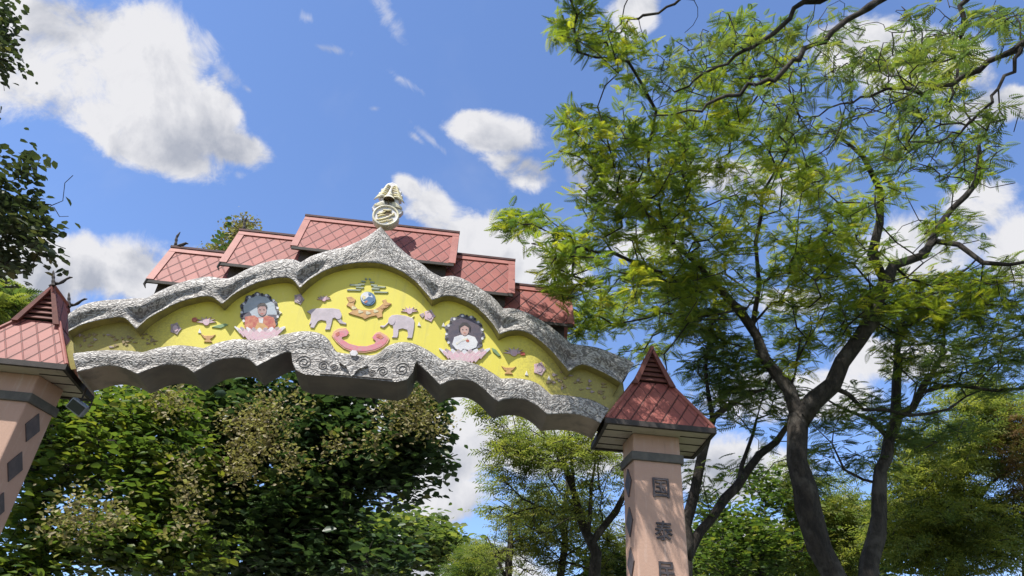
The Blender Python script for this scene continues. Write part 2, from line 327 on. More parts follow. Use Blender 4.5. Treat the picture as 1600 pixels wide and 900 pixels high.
# ------------------------------------------------------------------ ground, road
YAW = R(4.2); GX, GY = None, None
e1 = np.array([math.cos(YAW), math.sin(YAW)]); e2 = np.array([-math.sin(YAW), math.cos(YAW)]); GM = np.array([-1.586, 10.019])
GO = GM[0]*e1+GM[1]*e2                                      # gate centre in plan
def G(s, t, z=0.0):                                         # gate axes -> world
    q = GO+s*e1+t*e2; return (q[0], q[1], z)
def onplane(u, v, t=0.0):                                   # measured point -> (s, z) on the gate's plane at depth t
    r = ray(u, v); k = (GM[1]+t)/(r[:2]@e2); return (r[:2]@e1*k-GM[0], r[2]*k+EYE)
b = MB(); b.quad([(-400, -200, 0), (400, -200, 0), (400, 900, 0), (-400, 900, 0)]); struct(b.build('ground', M['grass']))
b = MB(); b.quad([G(-3.7, -60, .004), G(3.7, -60, .004), G(3.7, 120, .004), G(-3.7, 120, .004)]); struct(b.build('road', M['asphalt']))
for nm, sg in (('kerb', -1), ('kerb', 1)):
    b = MB(); x0, x1 = sorted((sg*3.7, sg*3.86)); c = [G(x0, -60), G(x1, -60), G(x1, 120), G(x0, 120)]
    b.slab([(p[0], p[1], .13) for p in c], (0, 0, .13)); struct(b.build('kerb', M['kerb']))
    b = MB(); x0, x1 = sorted((sg*3.86, sg*5.9)); c = [G(x0, -60), G(x1, -60), G(x1, 120), G(x0, 120)]
    b.slab([(p[0], p[1], .12) for p in c], (0, 0, .12)); struct(b.build('pavement', M['pave']))
b = MB()
for k in range(-12, 25):
    b.quad([G(-.06, k*4.0, .008), G(.06, k*4.0, .008), G(.06, k*4.0+2, .008), G(-.06, k*4.0+2, .008)])
struct(b.build('road_marking', M['paintw']))

# ------------------------------------------------------------------ the gateway
gate = empty('gateway', (GO[0], GO[1], 0), YAW, 'gateway arch with red tiled roof tiers, silver scalloped cornices and a yellow picture board', 'gateway')
Z = EYE
TF = -0.25
# --- pillars
def pillar(sg):
    x0, x1, xb = 4.25*sg, 4.95*sg, (4.20 if sg > 0 else 4.08)*sg
    def ring(z, g=0.0):
        return [(x0-sg*g, -g, z), (x1+sg*g, -g, z), (x1+sg*g, .45+g, z), (xb-sg*g, .45+g, z)]
    def stack(m_, zs, g=0.0):
        r0, r1 = ring(zs[0], g), ring(zs[1], g)
        if sg < 0: r0, r1 = r0[::-1], r1[::-1]
        m_.quad(r0[::-1]); m_.quad(r1)
        for i in range(4):
            j = (i+1) % 4; m_.quad([r0[i], r0[j], r1[j], r1[i]])
    b = MB(); stack(b, (0.0, 4.42+Z)); col = b.build('pillar', M['pillar'], gate, bevel=0.02)
    if sg > 0: col['label'] = 'pink pillar with dark raised Chinese characters on its front'
    else: col['label'] = 'pink pillar at the left with dark diamond tiles on its inner side'
    b = MB(); stack(b, (0.0, 0.35), 0.08); b.build('plinth', M['kerb'], col, bevel=0.02)
    b = MB(); stack(b, (4.0+Z, 4.13+Z), 0.035); b.build('band', M['band'], col, bevel=0.008)
    # diamonds on the splayed inner face
    A = np.array([x0, 0.0]); B = np.array([xb, .45]); dirv = (B-A)/np.linalg.norm(B-A); nrm = np.array([-sg*abs(dirv[1]), -abs(dirv[0])])*1.0
    for k in range(6):
        zc = 3.73-k*.56+Z; c = A+(B-A)*0.5; q = []
        for (a_, dz) in ((0, .21), (.125, 0), (0, -.21), (-.125, 0)):
            p = c+dirv*a_+nrm*.018; q.append((p[0], p[1], zc+dz))
        b = MB(); b.slab(q if sg > 0 else q[::-1], (nrm[0]*.018, nrm[1]*.018, 0)); b.build('diamond_tile', M['diamond'], col)
    return col
pl = pillar(-1); pr = pillar(1)
def glyph(ch, s, z, h, w):
    cu = bpy.data.curves.new('character', 'FONT'); cu.body = ch; cu.size = 1.0; cu.extrude = 0.03; cu.offset = 0.012; cu.align_x = 'CENTER'
    o = bpy.data.objects.new('tmp', cu); COL.objects.link(o)
    dg = bpy.context.evaluated_depsgraph_get(); me = bpy.data.meshes.new_from_object(o.evaluated_get(dg)); bpy.data.objects.remove(o)
    n = len(me.vertices); co = np.empty(n*3); me.vertices.foreach_get('co', co); co = co.reshape(-1, 3)
    mn, mx = co.min(0), co.max(0); c = (mn+mx)/2
    x = (co[:, 0]-c[0])/(mx[0]-mn[0])*w; y = (co[:, 1]-c[1])/(mx[1]-mn[1])*h; d = np.where(co[:, 2] > 0, -0.02, 0.004)
    me.vertices.foreach_set('co', np.stack([x+s, d, y+z], 1).ravel()); me.materials.clear(); me.materials.append(M['glyph']); me.update()
    g = bpy.data.objects.new('character', me); COL.objects.link(g); g.parent = pr; return g
glyph('\u56fd', 4.625, 3.62+Z, .28, .235); glyph('\u6cf0', 4.63, 3.02+Z, .27, .25); glyph('\u6c11', 4.635, 2.47+Z, .27, .23)

# --- pillar caps: hipped skirt with a louvred gablet on top
def cap(sg):
    cx = 4.59*sg; ex, ey0, ey1 = .80, -.30, .72; z0 = 4.47+Z; zg = 5.27+Z; zr = 5.85+Z; gx = .28; gy0, gy1 = 0.0, .42
    root = MB()
    E4 = [(cx-ex, ey0, z0), (cx+ex, ey0, z0), (cx+ex, ey1, z0), (cx-ex, ey1, z0)]
    T4 = [(cx-gx, gy0, zg), (cx+gx, gy0, zg), (cx+gx, gy1, zg), (cx-gx, gy1, zg)]
    for i in range(4):
        j = (i+1) % 4; a, b_, c, d = E4[i], E4[j], T4[j], T4[i]
        ln = np.linalg.norm(np.array(b_)-np.array(a)); tl = np.linalg.norm(np.array(c)-np.array(d)); hh = np.linalg.norm((np.array(c)+np.array(d))/2-(np.array(a)+np.array(b_))/2)
        o = i*1.7
        nn_ = np.cross(np.array(b_)-np.array(a), np.array(d)-np.array(a)); nn_ = nn_/np.linalg.norm(nn_)*.025
        root.slab([a, b_, c, d], nn_, [(o-ln/2, 0), (o+ln/2, 0), (o+tl/2, hh), (o-tl/2, hh)])
    ra, rb = (cx, gy0-.10, zr), (cx, gy1+.08, zr)
    for sd in (-1, 1):                                         # gablet slopes
        q = [(cx+sd*(gx+.03), gy0-.06, zg-.03), (cx+sd*(gx+.03), gy1+.06, zg-.03), rb, (cx, gy0-.10, zr)]
        n_ = np.array([sd*.9, 0, .42])*.03
        uv = [(0, .8), (.55, .8), (.55, 1.45), (0, 1.45)]
        root.slab(q if sd > 0 else q[::-1], n_, uv if sd > 0 else uv[::-1])
    rf = root.build('pillar_roof', M['tiles'], gate)
    if sg > 0: rf['label'] = 'red pillar roof dappled by tree shade'
    # louvred gable faces
    for gy, d in ((gy0, -1), (gy1, 1)):
        b = MB(); b.prism([(cx-gx, zg-.02), (cx+gx, zg-.02), (cx, zr-.05)], gy+.02*-d if d > 0 else gy+.02, gy+.05 if d < 0 else gy-.05)
        g = b.build('gable', M['darkwood' if sg < 0 else 'ridge'], rf)
        b = MB()
        for k in range(6):
            z = zg+.03+k*.085; hw = gx*(1-(z-zg)/(zr-zg))-.015
            if hw > .02: b.slab([(cx-hw, gy+d*.045, z), (cx+hw, gy+d*.045, z), (cx+hw, gy+d*.0, z+.07), (cx-hw, gy+d*.0, z+.07)], (0, d*.012, .012))
        b.build('louvre', M['redwood'], rf)
    for gy in (gy0-.09, gy1+.07):                              # barge boards
        for sd in (-1, 1):
            b = MB(); q = [(cx+sd*(gx+.06), gy, zg-.07), (cx+sd*(gx-.03), gy, zg-.07), (cx, gy, zr-.08), (cx, gy, zr+.04)]
            b.slab(q if sd > 0 else q[::-1], (0, -.03, 0)); b.build('barge_board', M['redwood'], rf)
    for i in range(4):
        b = MB(); b.tube([np.array(E4[i])+[0, 0, .01], np.array(T4[i])+[0, 0, .01]], .028, 8); b.build('hip_tile', M['trim'], rf)
    b = MB(); b.tube([ra, rb], .03, 8); b.build('ridge_tile', M['trim'], rf)
    for (a, c) in (((cx-ex-.02, ey0-.02), (cx+ex+.02, ey0+.03)), ((cx-ex-.02, ey1-.03), (cx+ex+.02, ey1+.02)), ((cx-ex-.02, ey0+.031), (cx-ex+.03, ey1-.031)), ((cx+ex-.03, ey0+.031), (cx+ex+.02, ey1-.031))):
        b = MB(); b.box((a[0], a[1], z0-.075), (c[0], c[1], z0+.005)); b.build('fascia', M['darkwood'], rf)
    b = MB(); b.box((cx-ex+.032, ey0+.032, z0-.05), (cx+ex-.032, ey1-.032, z0-.03)); sf = b.build('soffit', M['board'], rf)
    for yy in (-.05, .22, .5):
        for xa, xb_ in ((cx-ex+.034, cx-.36), (cx+.36, cx+ex-.034)):
            b = MB(); b.box((xa, yy, z0-.062), (xb_, yy+.012, z0-.0505)); b.build('batten', M['darkwood'], sf)
    if sg < 0:                                                 # carved crossed horns, front and back
        for gy in (gy0-.1, gy1+.09):
            for sd in (-1, 1):
                b = MB(); k = 7; pts = [(cx-sd*.04+sd*(.26*(i/k)), gy+.02*sd, zr-.03+.21*(i/k)+.02*math.sin(i*1.4)) for i in range(k+1)]
                if sd < 0: pts = [(cx+.03-.10*(i/k), gy-.02, zr-.03+.26*(i/k)+.0*i) for i in range(k+1)]
                b.tube(pts, [.03, .024, .028, .02, .026, .018, .018, .008], 6); b.build('finial', M['darkwood'], rf)
    return rf
cap(-1); cap(1)

# --- traced outlines of the two scalloped cornices (px of the photo; None marks a cusp)
UT = [(95,505),(106.7,491),(115,485),(133,475),(160,469.5),(187,467.5),(213,466),(228,466),None,(253,453),(280,442),(307,435),(327,432),(345,435),None,(360,434),(383,422),(407,412),(433,406),(457,405),(470,410),None,(487,400),(513,391.5),(540,385),(567,373.5),(583,363),(595,354),None,(607,368),(620,383),(640,400),(660,413),(673,424),(690,433),None,(707,431),(727,437),(753,452),(773,467),(786,482),None,(803,482),(827,490),(853,505),(873,520),(893,537),None,(907,539),(933,543),(960,553),(987,565),(1000,575)]
UB = [(95,526),(113,517),(127,509),(150,502),(173,497),(190,496),(200,501),(214,517),None,(233,500),(253,487),(277,474),(300,467),(323,463),(336,467),(348,477.5),None,(367,460),(390,447),(413,438.5),(440,434),(457,437),(469,453),None,(483,440),(507,423.5),(533,414.5),(560,410.5),(585,410.5),(603,414),(627,424),(647,438),(660,452),(675,471),None,(693,463),(713,464.5),(740,477),(757,492),(770,508),(780,524.5),None,(797,518),(820,518),(843,532),(863,551),(877,569),(888,583),None,(900,573),(913,570),(933,578),(960,593),(985,611),(1000,622)]
LT = [(95,553),(115,552),(140,549),(167,547),(200,548),(223,550.5),None,(247,543.5),(277,539.5),(300,541),(318,544),None,(340,535.5),(367,530),(385,530.5),(405,532),None,(420,528),(447,521.5),(473,517.5),(497,520),(512,529),(524,547),(532,551),(553,553.5),(580,555),(592,551),(607,540),(627,534.5),(647,537),(670,548),(691,562.5),None,(717,562.5),(747,570),(767,581),(783,591.5),None,(804,591),(827,594),(844,602),(861,616.5),None,(880,617),(902,620),(924,624.5),(938,631),(955,640),(975,650)]
LB = [(95,588),(121,582),(137.5,578),(152.5,573.5),(175,571.5),(199,577.5),(216,586.5),None,(231,579),(246,573.5),(265,570),(284,572),(295,577.5),(303.5,583.5),None,(319,574),(336,565),(353,561),(372,559.5),(389,562),(402,574.5),None,(423,562),(443,552),(455,551),(475,561),(500,570),(553,577),(610,580),(640,571),(648,566),(660,575),(673,587),(688,603.5),None,(703,595.5),(723,593.5),(740,597),(757,609),(771,624),(778,628.5),None,(789,624),(804,622.5),(822,625.5),(838,634),(855,648),None,(880,646.5),(902,648),(920,653),(938,661.5),(955,670),(975,680)]
def curve(px, t=TF):
    segs = [[]]
    for p in px:
        if p is None: segs.append([segs[-1][-1]])
        else: segs[-1].append(onplane(*p, t))
    S, Zz = [], []
    for sg_ in segs:
        if len(sg_) < 2: continue
        p = np.array(sg_); p = np.vstack([2*p[0]-p[1], p, 2*p[-1]-p[-2]])
        for i in range(1, len(p)-2):
            for k in range(8):
                f = k/8; a, b_, c, d = p[i-1], p[i], p[i+1], p[i+2]
                q = .5*((2*b_)+(-a+c)*f+(2*a-5*b_+4*c-d)*f*f+(-a+3*b_-3*c+d)*f**3); S.append(q[0]); Zz.append(q[1])
    S = np.array(S); Zz = np.array(Zz); o = np.argsort(S, kind='stable'); S, Zz = S[o], Zz[o]
    # carry on level into the pillar roofs
    S = np.concatenate([[-4.4], S, [4.4]]); Zz = np.concatenate([[Zz[0]], Zz, [Zz[-1]]])
    return S, Zz
cut, cub, clt, clb = curve(UT), curve(UB), curve(LT), curve(LB)
def at(c, s): return np.interp(s, c[0], c[1])
def cornice(name, top, bot, bulge, foldamp, s0, s1, under='soffit', le=(-9, 0, 0), re_=(9, 0, 0)):
    SS = np.linspace(s0, s1, 1050)
    zt, zb = at(top, SS), at(bot, SS); hgt = zt-zb
    env = np.interp(SS, SS[::20], np.array([hgt[max(0, i-45):i+45].min() for i in range(0, len(SS), 20)]))   # thin width between cusps
    nv = 15; V = np.linspace(0, 1, nv); b = MB(); n = len(SS)
    arc = np.concatenate([[0], np.cumsum(np.hypot(np.diff(SS), np.diff((zt+zb)/2)))])
    for j, v in enumerate(V):
        d = v*hgt
        t = TF-bulge*np.sin(np.pi*np.clip(d/np.maximum(env, .05), 0, 1)**.8)
        ex = np.clip((hgt-env)/.18, 0, 1)*np.clip((np.abs(SS-.05)-.55)/.3, 0, 1); dd = np.clip((d-env*.55)/np.maximum(hgt-env*.55, .05), 0, 1)
        t = t+ex*foldamp*np.sin(np.pi*np.clip(dd*1.3, 0, 1))-ex*.05*np.clip((dd-.66)/.34, 0, 1)
        for i in range(n): b.v.append((SS[i], t[i], zt[i]-d[i]))
    for j in range(nv-1):
        for i in range(n-1):
            b.f.append((j*n+i, (j+1)*n+i, (j+1)*n+i+1, j*n+i+1))
            b.uv.append([(arc[i], V[j]*hgt[i]), (arc[i], V[j+1]*hgt[i]), (arc[i+1], V[j+1]*hgt[i+1]), (arc[i+1], V[j]*hgt[i+1])]); b.mi.append(0)
    # back, top and underside: one solid body
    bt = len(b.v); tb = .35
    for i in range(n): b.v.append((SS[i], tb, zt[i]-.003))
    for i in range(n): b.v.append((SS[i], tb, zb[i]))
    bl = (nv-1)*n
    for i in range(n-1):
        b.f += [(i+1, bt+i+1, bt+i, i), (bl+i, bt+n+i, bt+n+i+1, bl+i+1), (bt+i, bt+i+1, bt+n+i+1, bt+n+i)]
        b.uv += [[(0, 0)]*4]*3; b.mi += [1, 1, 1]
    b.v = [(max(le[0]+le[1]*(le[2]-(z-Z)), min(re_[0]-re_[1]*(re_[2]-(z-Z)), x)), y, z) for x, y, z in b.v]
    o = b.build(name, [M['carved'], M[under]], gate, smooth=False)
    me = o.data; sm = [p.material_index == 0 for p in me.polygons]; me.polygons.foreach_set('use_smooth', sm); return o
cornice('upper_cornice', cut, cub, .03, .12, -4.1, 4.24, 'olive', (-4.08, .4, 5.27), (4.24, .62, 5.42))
lc = cornice('lower_cornice', clt, clb, .03, .0, -3.9, 3.88, 'soffit', (-3.82, .6, 4.72), (3.85, .55, 4.66))
# yellow picture board between them
PT = -.10
b = MB(); n = 240; ss_ = np.linspace(-4.1, 4.2, n)
zu = (at(cut, ss_)+at(cub, ss_))/2; zl = (at(clt, ss_)+at(clb, ss_))/2
for i in range(n-1):
    a, c = ss_[i], ss_[i+1]
    b.quad([(a, PT, zl[i]), (c, PT, zl[i+1]), (c, PT, zu[i+1]), (a, PT, zu[i])]); b.quad([(a, .33, zu[i]), (c, .33, zu[i+1]), (c, .33, zl[i+1]), (a, .33, zl[i])])
b.v = [(max(-4.02+.4*(5.27-(z-Z)), min(4.20-.62*(5.42-(z-Z)), x)) if z-Z > 4.78 else x, y, z) for x, y, z in b.v]
panel = b.build('picture_board', M['panel'], gate)

# scroll console in the middle of the lower cornice
SC = [(455,549),(457,566),(463,579),(478,585.5),(500,587),(527,588.5),(573,592.5),(620,597),(636,593),(645,581),(648,569),(652,563),(640,561),(627,559),(612,562),(600,566),(575,566),(545,563),(520,560),(500,552),(480,547),(466,546)]
sc = [onplane(u, v, TF-.05) for u, v in SC]
b = MB(); b.prism(sc, TF-.055, .33)
scr = b.build('scroll_console', [M['carved'], M['soffit']], gate)
for p in scr.data.polygons: p.material_index = 0 if p.normal[1] < -.9 else 1
def spiral(c, r0, turns, sg, t, rad=.014):
    pts = []
    for i in range(26):
        f = i/25; a = f*turns*2*math.pi; rr = r0*(1-f*.8); pts.append((c[0]+sg*rr*math.cos(a), t, c[1]+rr*math.sin(a)))
    return pts
b = MB()
for (u, v, r, sg) in ((475,566,.115,-1),(628,577,.115,1),(505,571,.08,1),(598,580,.08,-1),(522,574,.055,-1),(581,583,.055,1)):
    b.tube(spiral(onplane(u, v, TF-.06), r, 1.9, sg, TF-.056), .009, 6)
b.tube([(onplane(u, v, TF-.06)[0], TF-.062, onplane(u, v, TF-.06)[1]) for u, v in ((500,584),(527,585.5),(573,589.5),(612,593))], .01, 6)
b.build('scroll', M['carved'], scr)
b = MB(); pts = [onplane(u, v, TF-.11) for u, v in ((530,566),(541,572),(547,585),(549,588),(553,584),(560,576),(574,571),(573,564),(562,556),(552,553),(541,557))]
b.prism(pts, TF-.10, TF-.05); lf = b.build('leaf_boss', M['carved'], scr)
b = MB(); cc = onplane(553, 553, TF-.1); b.prism([(cc[0]+.05*math.cos(a)*1.2, cc[1]+.05*math.sin(a)) for a in np.linspace(0, 2*math.pi, 7)[:-1]][::-1], TF-.13, TF-.101); b.build('rosette', M['ivory2'], scr)

# --- relief pictures on the board
def poly_at(px, t, back=.0, mm='pink', name='relief', parent=None, bevel=.006, lab=None):
    t = t*.5+PT; back = back*.5+PT; pts = [onplane(u, v, t) for u, v in px]
    ar = sum(pts[i][0]*pts[(i+1) % len(pts)][1]-pts[(i+1) % len(pts)][0]*pts[i][1] for i in range(len(pts)))
    if ar < 0: pts = pts[::-1]
    b = MB(); b.prism(pts, t, back); o = b.build(name, M[mm], parent or gate, bevel=bevel)
    if lab: o['label'] = lab
    return o
def ell(u, v, ru, rv, n=20, rot=0.07, wob=0.0, k=0):
    out = []
    for i in range(n):
        a = 2*math.pi*i/n; w = 1+wob*math.cos(k*a)
        x, y = ru*w*math.cos(a), rv*w*math.sin(a); out.append((u+x-rot*y*0, v+y+rot*x))
    return out
el = [(480,473.5)]
ELL = [(670,375),(720,350),(800,345),(900,345),(960,355),(975,400),(970,440),(990,465),(1020,475),(1015,490),(960,480),(940,450),(930,430),(900,435),(890,480),(875,535),(830,535),(845,490),(840,460),(800,450),(770,460),(745,500),(735,520),(700,515),(712,480),(690,495),(705,450),(708,400),(680,382)]
e_l = poly_at([(360+x/5.625, 420+y/5.625) for x, y in ELL], -.035, 0, 'eleph', 'elephant', lab='white elephant relief walking right')
ELR = [(600,515),(640,528),(668,505),(690,482),(720,490),(735,520),(735,605),(720,625),(775,628),(786,600),(790,545),(830,535),(878,550),(885,605),(872,630),(925,632),(932,600),(947,520),(950,460),(930,430),(860,405),(780,395),(720,400),(692,430),(683,470),(650,503),(610,503)]
e_r = poly_at([(500+x/6.43, 430+y/6.43) for x, y in ELR], -.035, 0, 'eleph', 'elephant', lab='white elephant relief walking left')
poly_at(ell(528, 492, 6, 7, 12), -.047, -.03, 'eleph', 'ear', e_l, .003); poly_at(ell(612, 501, 5.5, 7, 12), -.047, -.03, 'eleph', 'ear', e_r, .003)
# ribbon with curled ends
RB = [(523,519),(530,515),(541,514),(545,518),(541,524),(534,526),(533,529),(545,537),(560,541),(574,541),(586,537),(588,533),(582,527),(586,521),(592,519),(603,525),(607,530),(604,536),(597,542),(586,547),(570,550),(552,549),(538,544),(527,535),(520,526)]
cx_, cy_ = 564, 535
rbe = poly_at([(cx_+(u-cx_)*1.045, cy_+(v-cy_)*1.10) for u, v in RB], -.03, 0, 'ribbonedge', 'ribbon', lab='pink ribbon scroll with curled ends')
poly_at([(cx_+(u-cx_)*.97, cy_+(v-cy_)*.93) for u, v in RB], -.04, -.029, 'ribbon', 'ribbon_face', rbe, .003)
poly_at([(524,521),(530,517.5),(531,523),(526,526)], -.046, -.039, 'red', 'ribbon_curl', rbe, .002); poly_at([(588,522),(594,522),(600,527),(595,530),(588,527)], -.046, -.039, 'red', 'ribbon_curl', rbe, .002)
# centre emblem: blue disc, golden garland below, tiered grey-green spire above
em = poly_at(ell(575, 466.5, 12, 11, 28), -.045, 0, 'blue', 'round_emblem', lab='blue and white round emblem')
poly_at(ell(573, 465, 9.3, 8.6, 24), -.05, -.044, 'white', 'emblem_face', em, .002)
poly_at([(565,464),(570,468),(576,463),(583,465),(584,470),(578,476),(571,474),(570,471),(566,468)], -.056, -.049, 'blue', 'emblem_figure', em, .002)
poly_at([(566,461),(571,463),(571,467),(567,469)], -.057, -.049, 'goldy', 'emblem_figure', em, .002); poly_at([(575,458),(580,458),(580,462),(576,462)], -.057, -.049, 'blue', 'emblem_figure', em, .002)
poly_at([(569,472),(573,469),(575,471),(571,474)], -.06, -.049, 'red', 'emblem_figure', em, .002)
gar = [(541,464),(549,463),(556,468),(553,475),(558,482),(566,484),(576,484),(585,483),(594,478),(599,473),(597,469),(603,467),(605,472),(612,474),(606,480),(600,483),(597,488),(598,495),(590,497),(588,493),(578,495),(570,499),(566,496),(556,493),(549,491),(544,489),(551,485),(547,480),(541,477),(545,471)]
gr = poly_at(gar, -.035, 0, 'orange', 'garland', lab='golden garland under the round emblem')
for (u, v) in ((548,470),(553,481),(563,487),(575,489),(587,486),(598,480),(604,475)): poly_at(ell(u, v, 4, 2.6, 10, wob=.25, k=3), -.045, -.034, 'goldy' if int(u) % 2 else 'orange', 'garland_leaf', gr, .002)
for k, (y, w) in enumerate(((434,5),(438.5,11),(443,16),(445,30),(448.5,20),(453,34))):
    for sg in (-1, 1):
        uu = 575+sg*w*.62; poly_at([(uu-w*.32, y+sg*w*.05), (uu+w*.32, y+1+sg*w*.05), (uu+w*.25, y+3.2+sg*w*.05), (uu-w*.35, y+2.6+sg*w*.05)], -.03, 0, 'paleg', 'spire_tier', em, .003)
poly_at0 = poly_at
# framed portraits on lotus bases
def portrait(u, v, s, boy):
    K = 1.15
    def poly_at(px, *a_, **k_): return poly_at0([(u+(p-u)*K, v+(q-v)*K*(1.0 if q-v < 24 else .97)) for p, q in px], *a_, **k_)
    o = ell(u, v, 27*s, 27*s, 66, wob=.06, k=11); fr = poly_at(o, -.03, 0, 'frame', 'portrait', bevel=.004, lab='framed portrait in red robes' if boy else 'framed portrait in white clothes')
    poly_at(ell(u, v, 23*s, 23*s, 44, wob=.04, k=11), -.036, -.029, 'skyp' if boy else 'darkp', 'picture', fr, .002)
    for i in range(26):
        a = 2*math.pi*i/26
        if math.sin(a) < .62: poly_at(ell(u+25.3*s*math.cos(a), v+25.3*s*math.sin(a), 1.9, 1.9, 6), -.04, -.029, 'white' if i % 2 else 'hair', 'frame_bead', fr, 0)
    if boy:
        sh = [(u-21,v+20),(u-20,v+6),(u-8,v+4),(u-3,v+7),(u+4,v+7),(u+9,v+4),(u+19,v+7),(u+22,v+18),(u+18,v+24),(u-15,v+24)]
        poly_at(sh, -.044, -.035, 'red', 'robe', fr, .004)
        poly_at([(u-8,v+22),(u-1,v+12),(u+3,v+13),(u+12,v+21),(u+4,v+25),(u-6,v+25)], -.05, -.043, 'orange', 'sash', fr, .003)
        poly_at([(u-2,v+8),(u+5,v+8),(u+4,v+15),(u-1,v+14)], -.052, -.043, 'ivory2', 'collar', fr, .002)
        poly_at([(u-25,v+2),(u-14,v-1),(u-11,v+4),(u-18,v+9),(u-25,v+8)], -.04, -.035, 'darkp', 'backrest', fr, .002); poly_at([(u+10,v+3),(u+22,v+3),(u+24,v+9),(u+14,v+9)], -.04, -.035, 'darkp', 'backrest', fr, .002)
        hd = poly_at(ell(u+3, v-3, 6.2, 8, 18), -.055, -.035, 'skin', 'head', fr, .006)
        poly_at([(u-3.5,v-5),(u-3,v-10),(u+1,v-13),(u+6,v-13),(u+10,v-9),(u+9.5,v-5),(u+7,v-8.5),(u,v-8.5)], -.06, -.05, 'hair', 'hair', hd, .002)
        for dx in (0.2, 5.6): poly_at(ell(u+dx, v-3.5, 1.3, .8, 8), -.058, -.05, 'hair', 'eye', hd, .001)
        poly_at(ell(u+3, v+1.8, 2.2, .7, 8), -.058, -.05, 'red', 'mouth', hd, .001)
    else:
        poly_at([(u-17,v+14),(u-14,v+4),(u-5,v+1),(u+5,v+1),(u+14,v+4),(u+18,v+11),(u+16,v+18),(u+6,v+22),(u-2,v+20),(u-5,v+24),(u-12,v+20)], -.044, -.035, 'white', 'blouse', fr, .004)
        poly_at([(u-12,v+12),(u-2,v+6),(u+4,v+5),(u+3,v+8),(u-4,v+10),(u-11,v+15)], -.049, -.043, 'ivory', 'sash', fr, .002)
        poly_at(ell(u+4, v+9, 2.4, 2, 8), -.051, -.043, 'red', 'brooch', fr, .002)
        hd = poly_at(ell(u, v-6, 6, 8.4, 18), -.055, -.035, 'skin2', 'head', fr, .006)
        poly_at([(u-7.5,v-3),(u-8,v-11),(u-3,v-16),(u+3,v-16),(u+8,v-11),(u+7.5,v-3),(u+5.5,v-9),(u,v-12),(u-5.5,v-9)], -.06, -.05, 'hair', 'hair', hd, .002)
        for dx in (-2.6, 2.6): poly_at(ell(u+dx, v-6, 1.2, .7, 8), -.058, -.05, 'hair', 'eye', hd, .001)
        poly_at(ell(u, v-1.8, 2.0, .7, 8), -.058, -.05, 'red', 'mouth', hd, .001)
    lot = None
    for r_, (nn__, rad, hh, mm) in enumerate(((9, 27, 9, 'lilac'), (8, 22, 12, 'pink'), (7, 15, 14, 'pink'))):
        for i in range(nn__):
            f = (i-(nn__-1)/2)/((nn__-1)/2); px, py = u+f*rad, v+26+5*r_-2*abs(f)
            pet = [(px, py+6), (px-4, py+1), (px-3+f*5, py-4), (px+f*7, py-hh*.6), (px+3+f*5, py-3), (px+4, py+1)]
            q = poly_at(pet, -.052-.005*r_-.002*(i % 2), -.0, mm if (i % 2) else ('pink' if mm == 'pink' else 'white'), 'lotus_petal', fr, .003)
    return fr
portrait(406, 488, .98, True); portrait(726, 522, .98, False)
def flower(u, v, s, mm='pink', bud=True):
    f = poly_at(ell(u, v, 6*s, 6.5*s, 15, wob=.18, k=5), -.03, 0, mm, 'flower', bevel=.004)
    if bud: poly_at(ell(u, v, 3.2*s, 4*s, 10), -.045, -.029, 'pink', 'petal', f, .004); poly_at([(u-3*s, v-3*s), (u, v-6.5*s), (u+3*s, v-3*s), (u, v-4*s)], -.05, -.029, 'lilac', 'petal', f, .002)
    return f
def lotus(u, v, s, mm='lilac'):
    f = poly_at(ell(u, v, 4*s, 4*s, 10), -.04, 0, 'pink', 'lotus', bevel=.004)
    for i in range(7):
        a = math.pi*(1.0+i/6.0)-.0; du, dv = math.cos(a), math.sin(a)
        poly_at([(u-dv*2*s, v+du*2*s), (u+du*11*s*1.1, v+dv*7*s), (u+dv*2*s, v-du*2*s)], -.034-.002*(i % 3), 0, mm if i % 2 else 'pink', 'petal', f, .003)
    return f
flower(467, 467, 1.25, 'lilac'); lotus(506, 467, .95); flower(274, 513, 1.35, 'lilac'); lotus(322, 503, 1.35, 'lilac'); poly_at([(300,497),(306,495),(309,499),(305,503),(300,502)], -.035, 0, 'red', 'flower')
poly_at([(338,508),(352,505),(357,507),(345,513),(330,511)], -.03, 0, 'leafp', 'leaf_relief'); flower(671, 493, 1.35); lotus(640, 486, 1.15); poly_at([(631,492),(642,496),(648,493),(641,501),(634,499)], -.034, 0, 'goldy', 'urn')
poly_at([(655,491),(662,488),(664,493),(660,497)], -.03, 0, 'lilac', 'flower'); lotus(803, 551, 1.4); poly_at([(812,549),(820,550),(821,555),(814,555)], -.035, 0, 'red', 'flower'); flower(843, 576, 1.5)
for (u, v) in ((325,527),(795,577),(437,489)):
    ur = poly_at([(u-12,v-6),(u-5,v-3),(u+6,v-3),(u+12,v-5),(u+7,v+1),(u+3,v+3),(u+7,v+8),(u-7,v+7),(u-3,v+3),(u-7,v+1)] if u != 437 else [(u-4,v-1),(u,v-4),(u+4,v),(u,v+2)], -.032, 0, 'orange' if u != 437 else 'ivory', 'urn')
poly_at([(768,543),(775,546),(783,556),(779,557),(770,549)], -.035, 0, 'leafp', 'leaf_relief')
for (u, v) in ((823,583),(858,590),(312,517),(693,507),(655,506)): poly_at([(u-3, v+3), (u, v-4), (u+3, v+4)], -.028, 0, 'ivory2', 'candle')
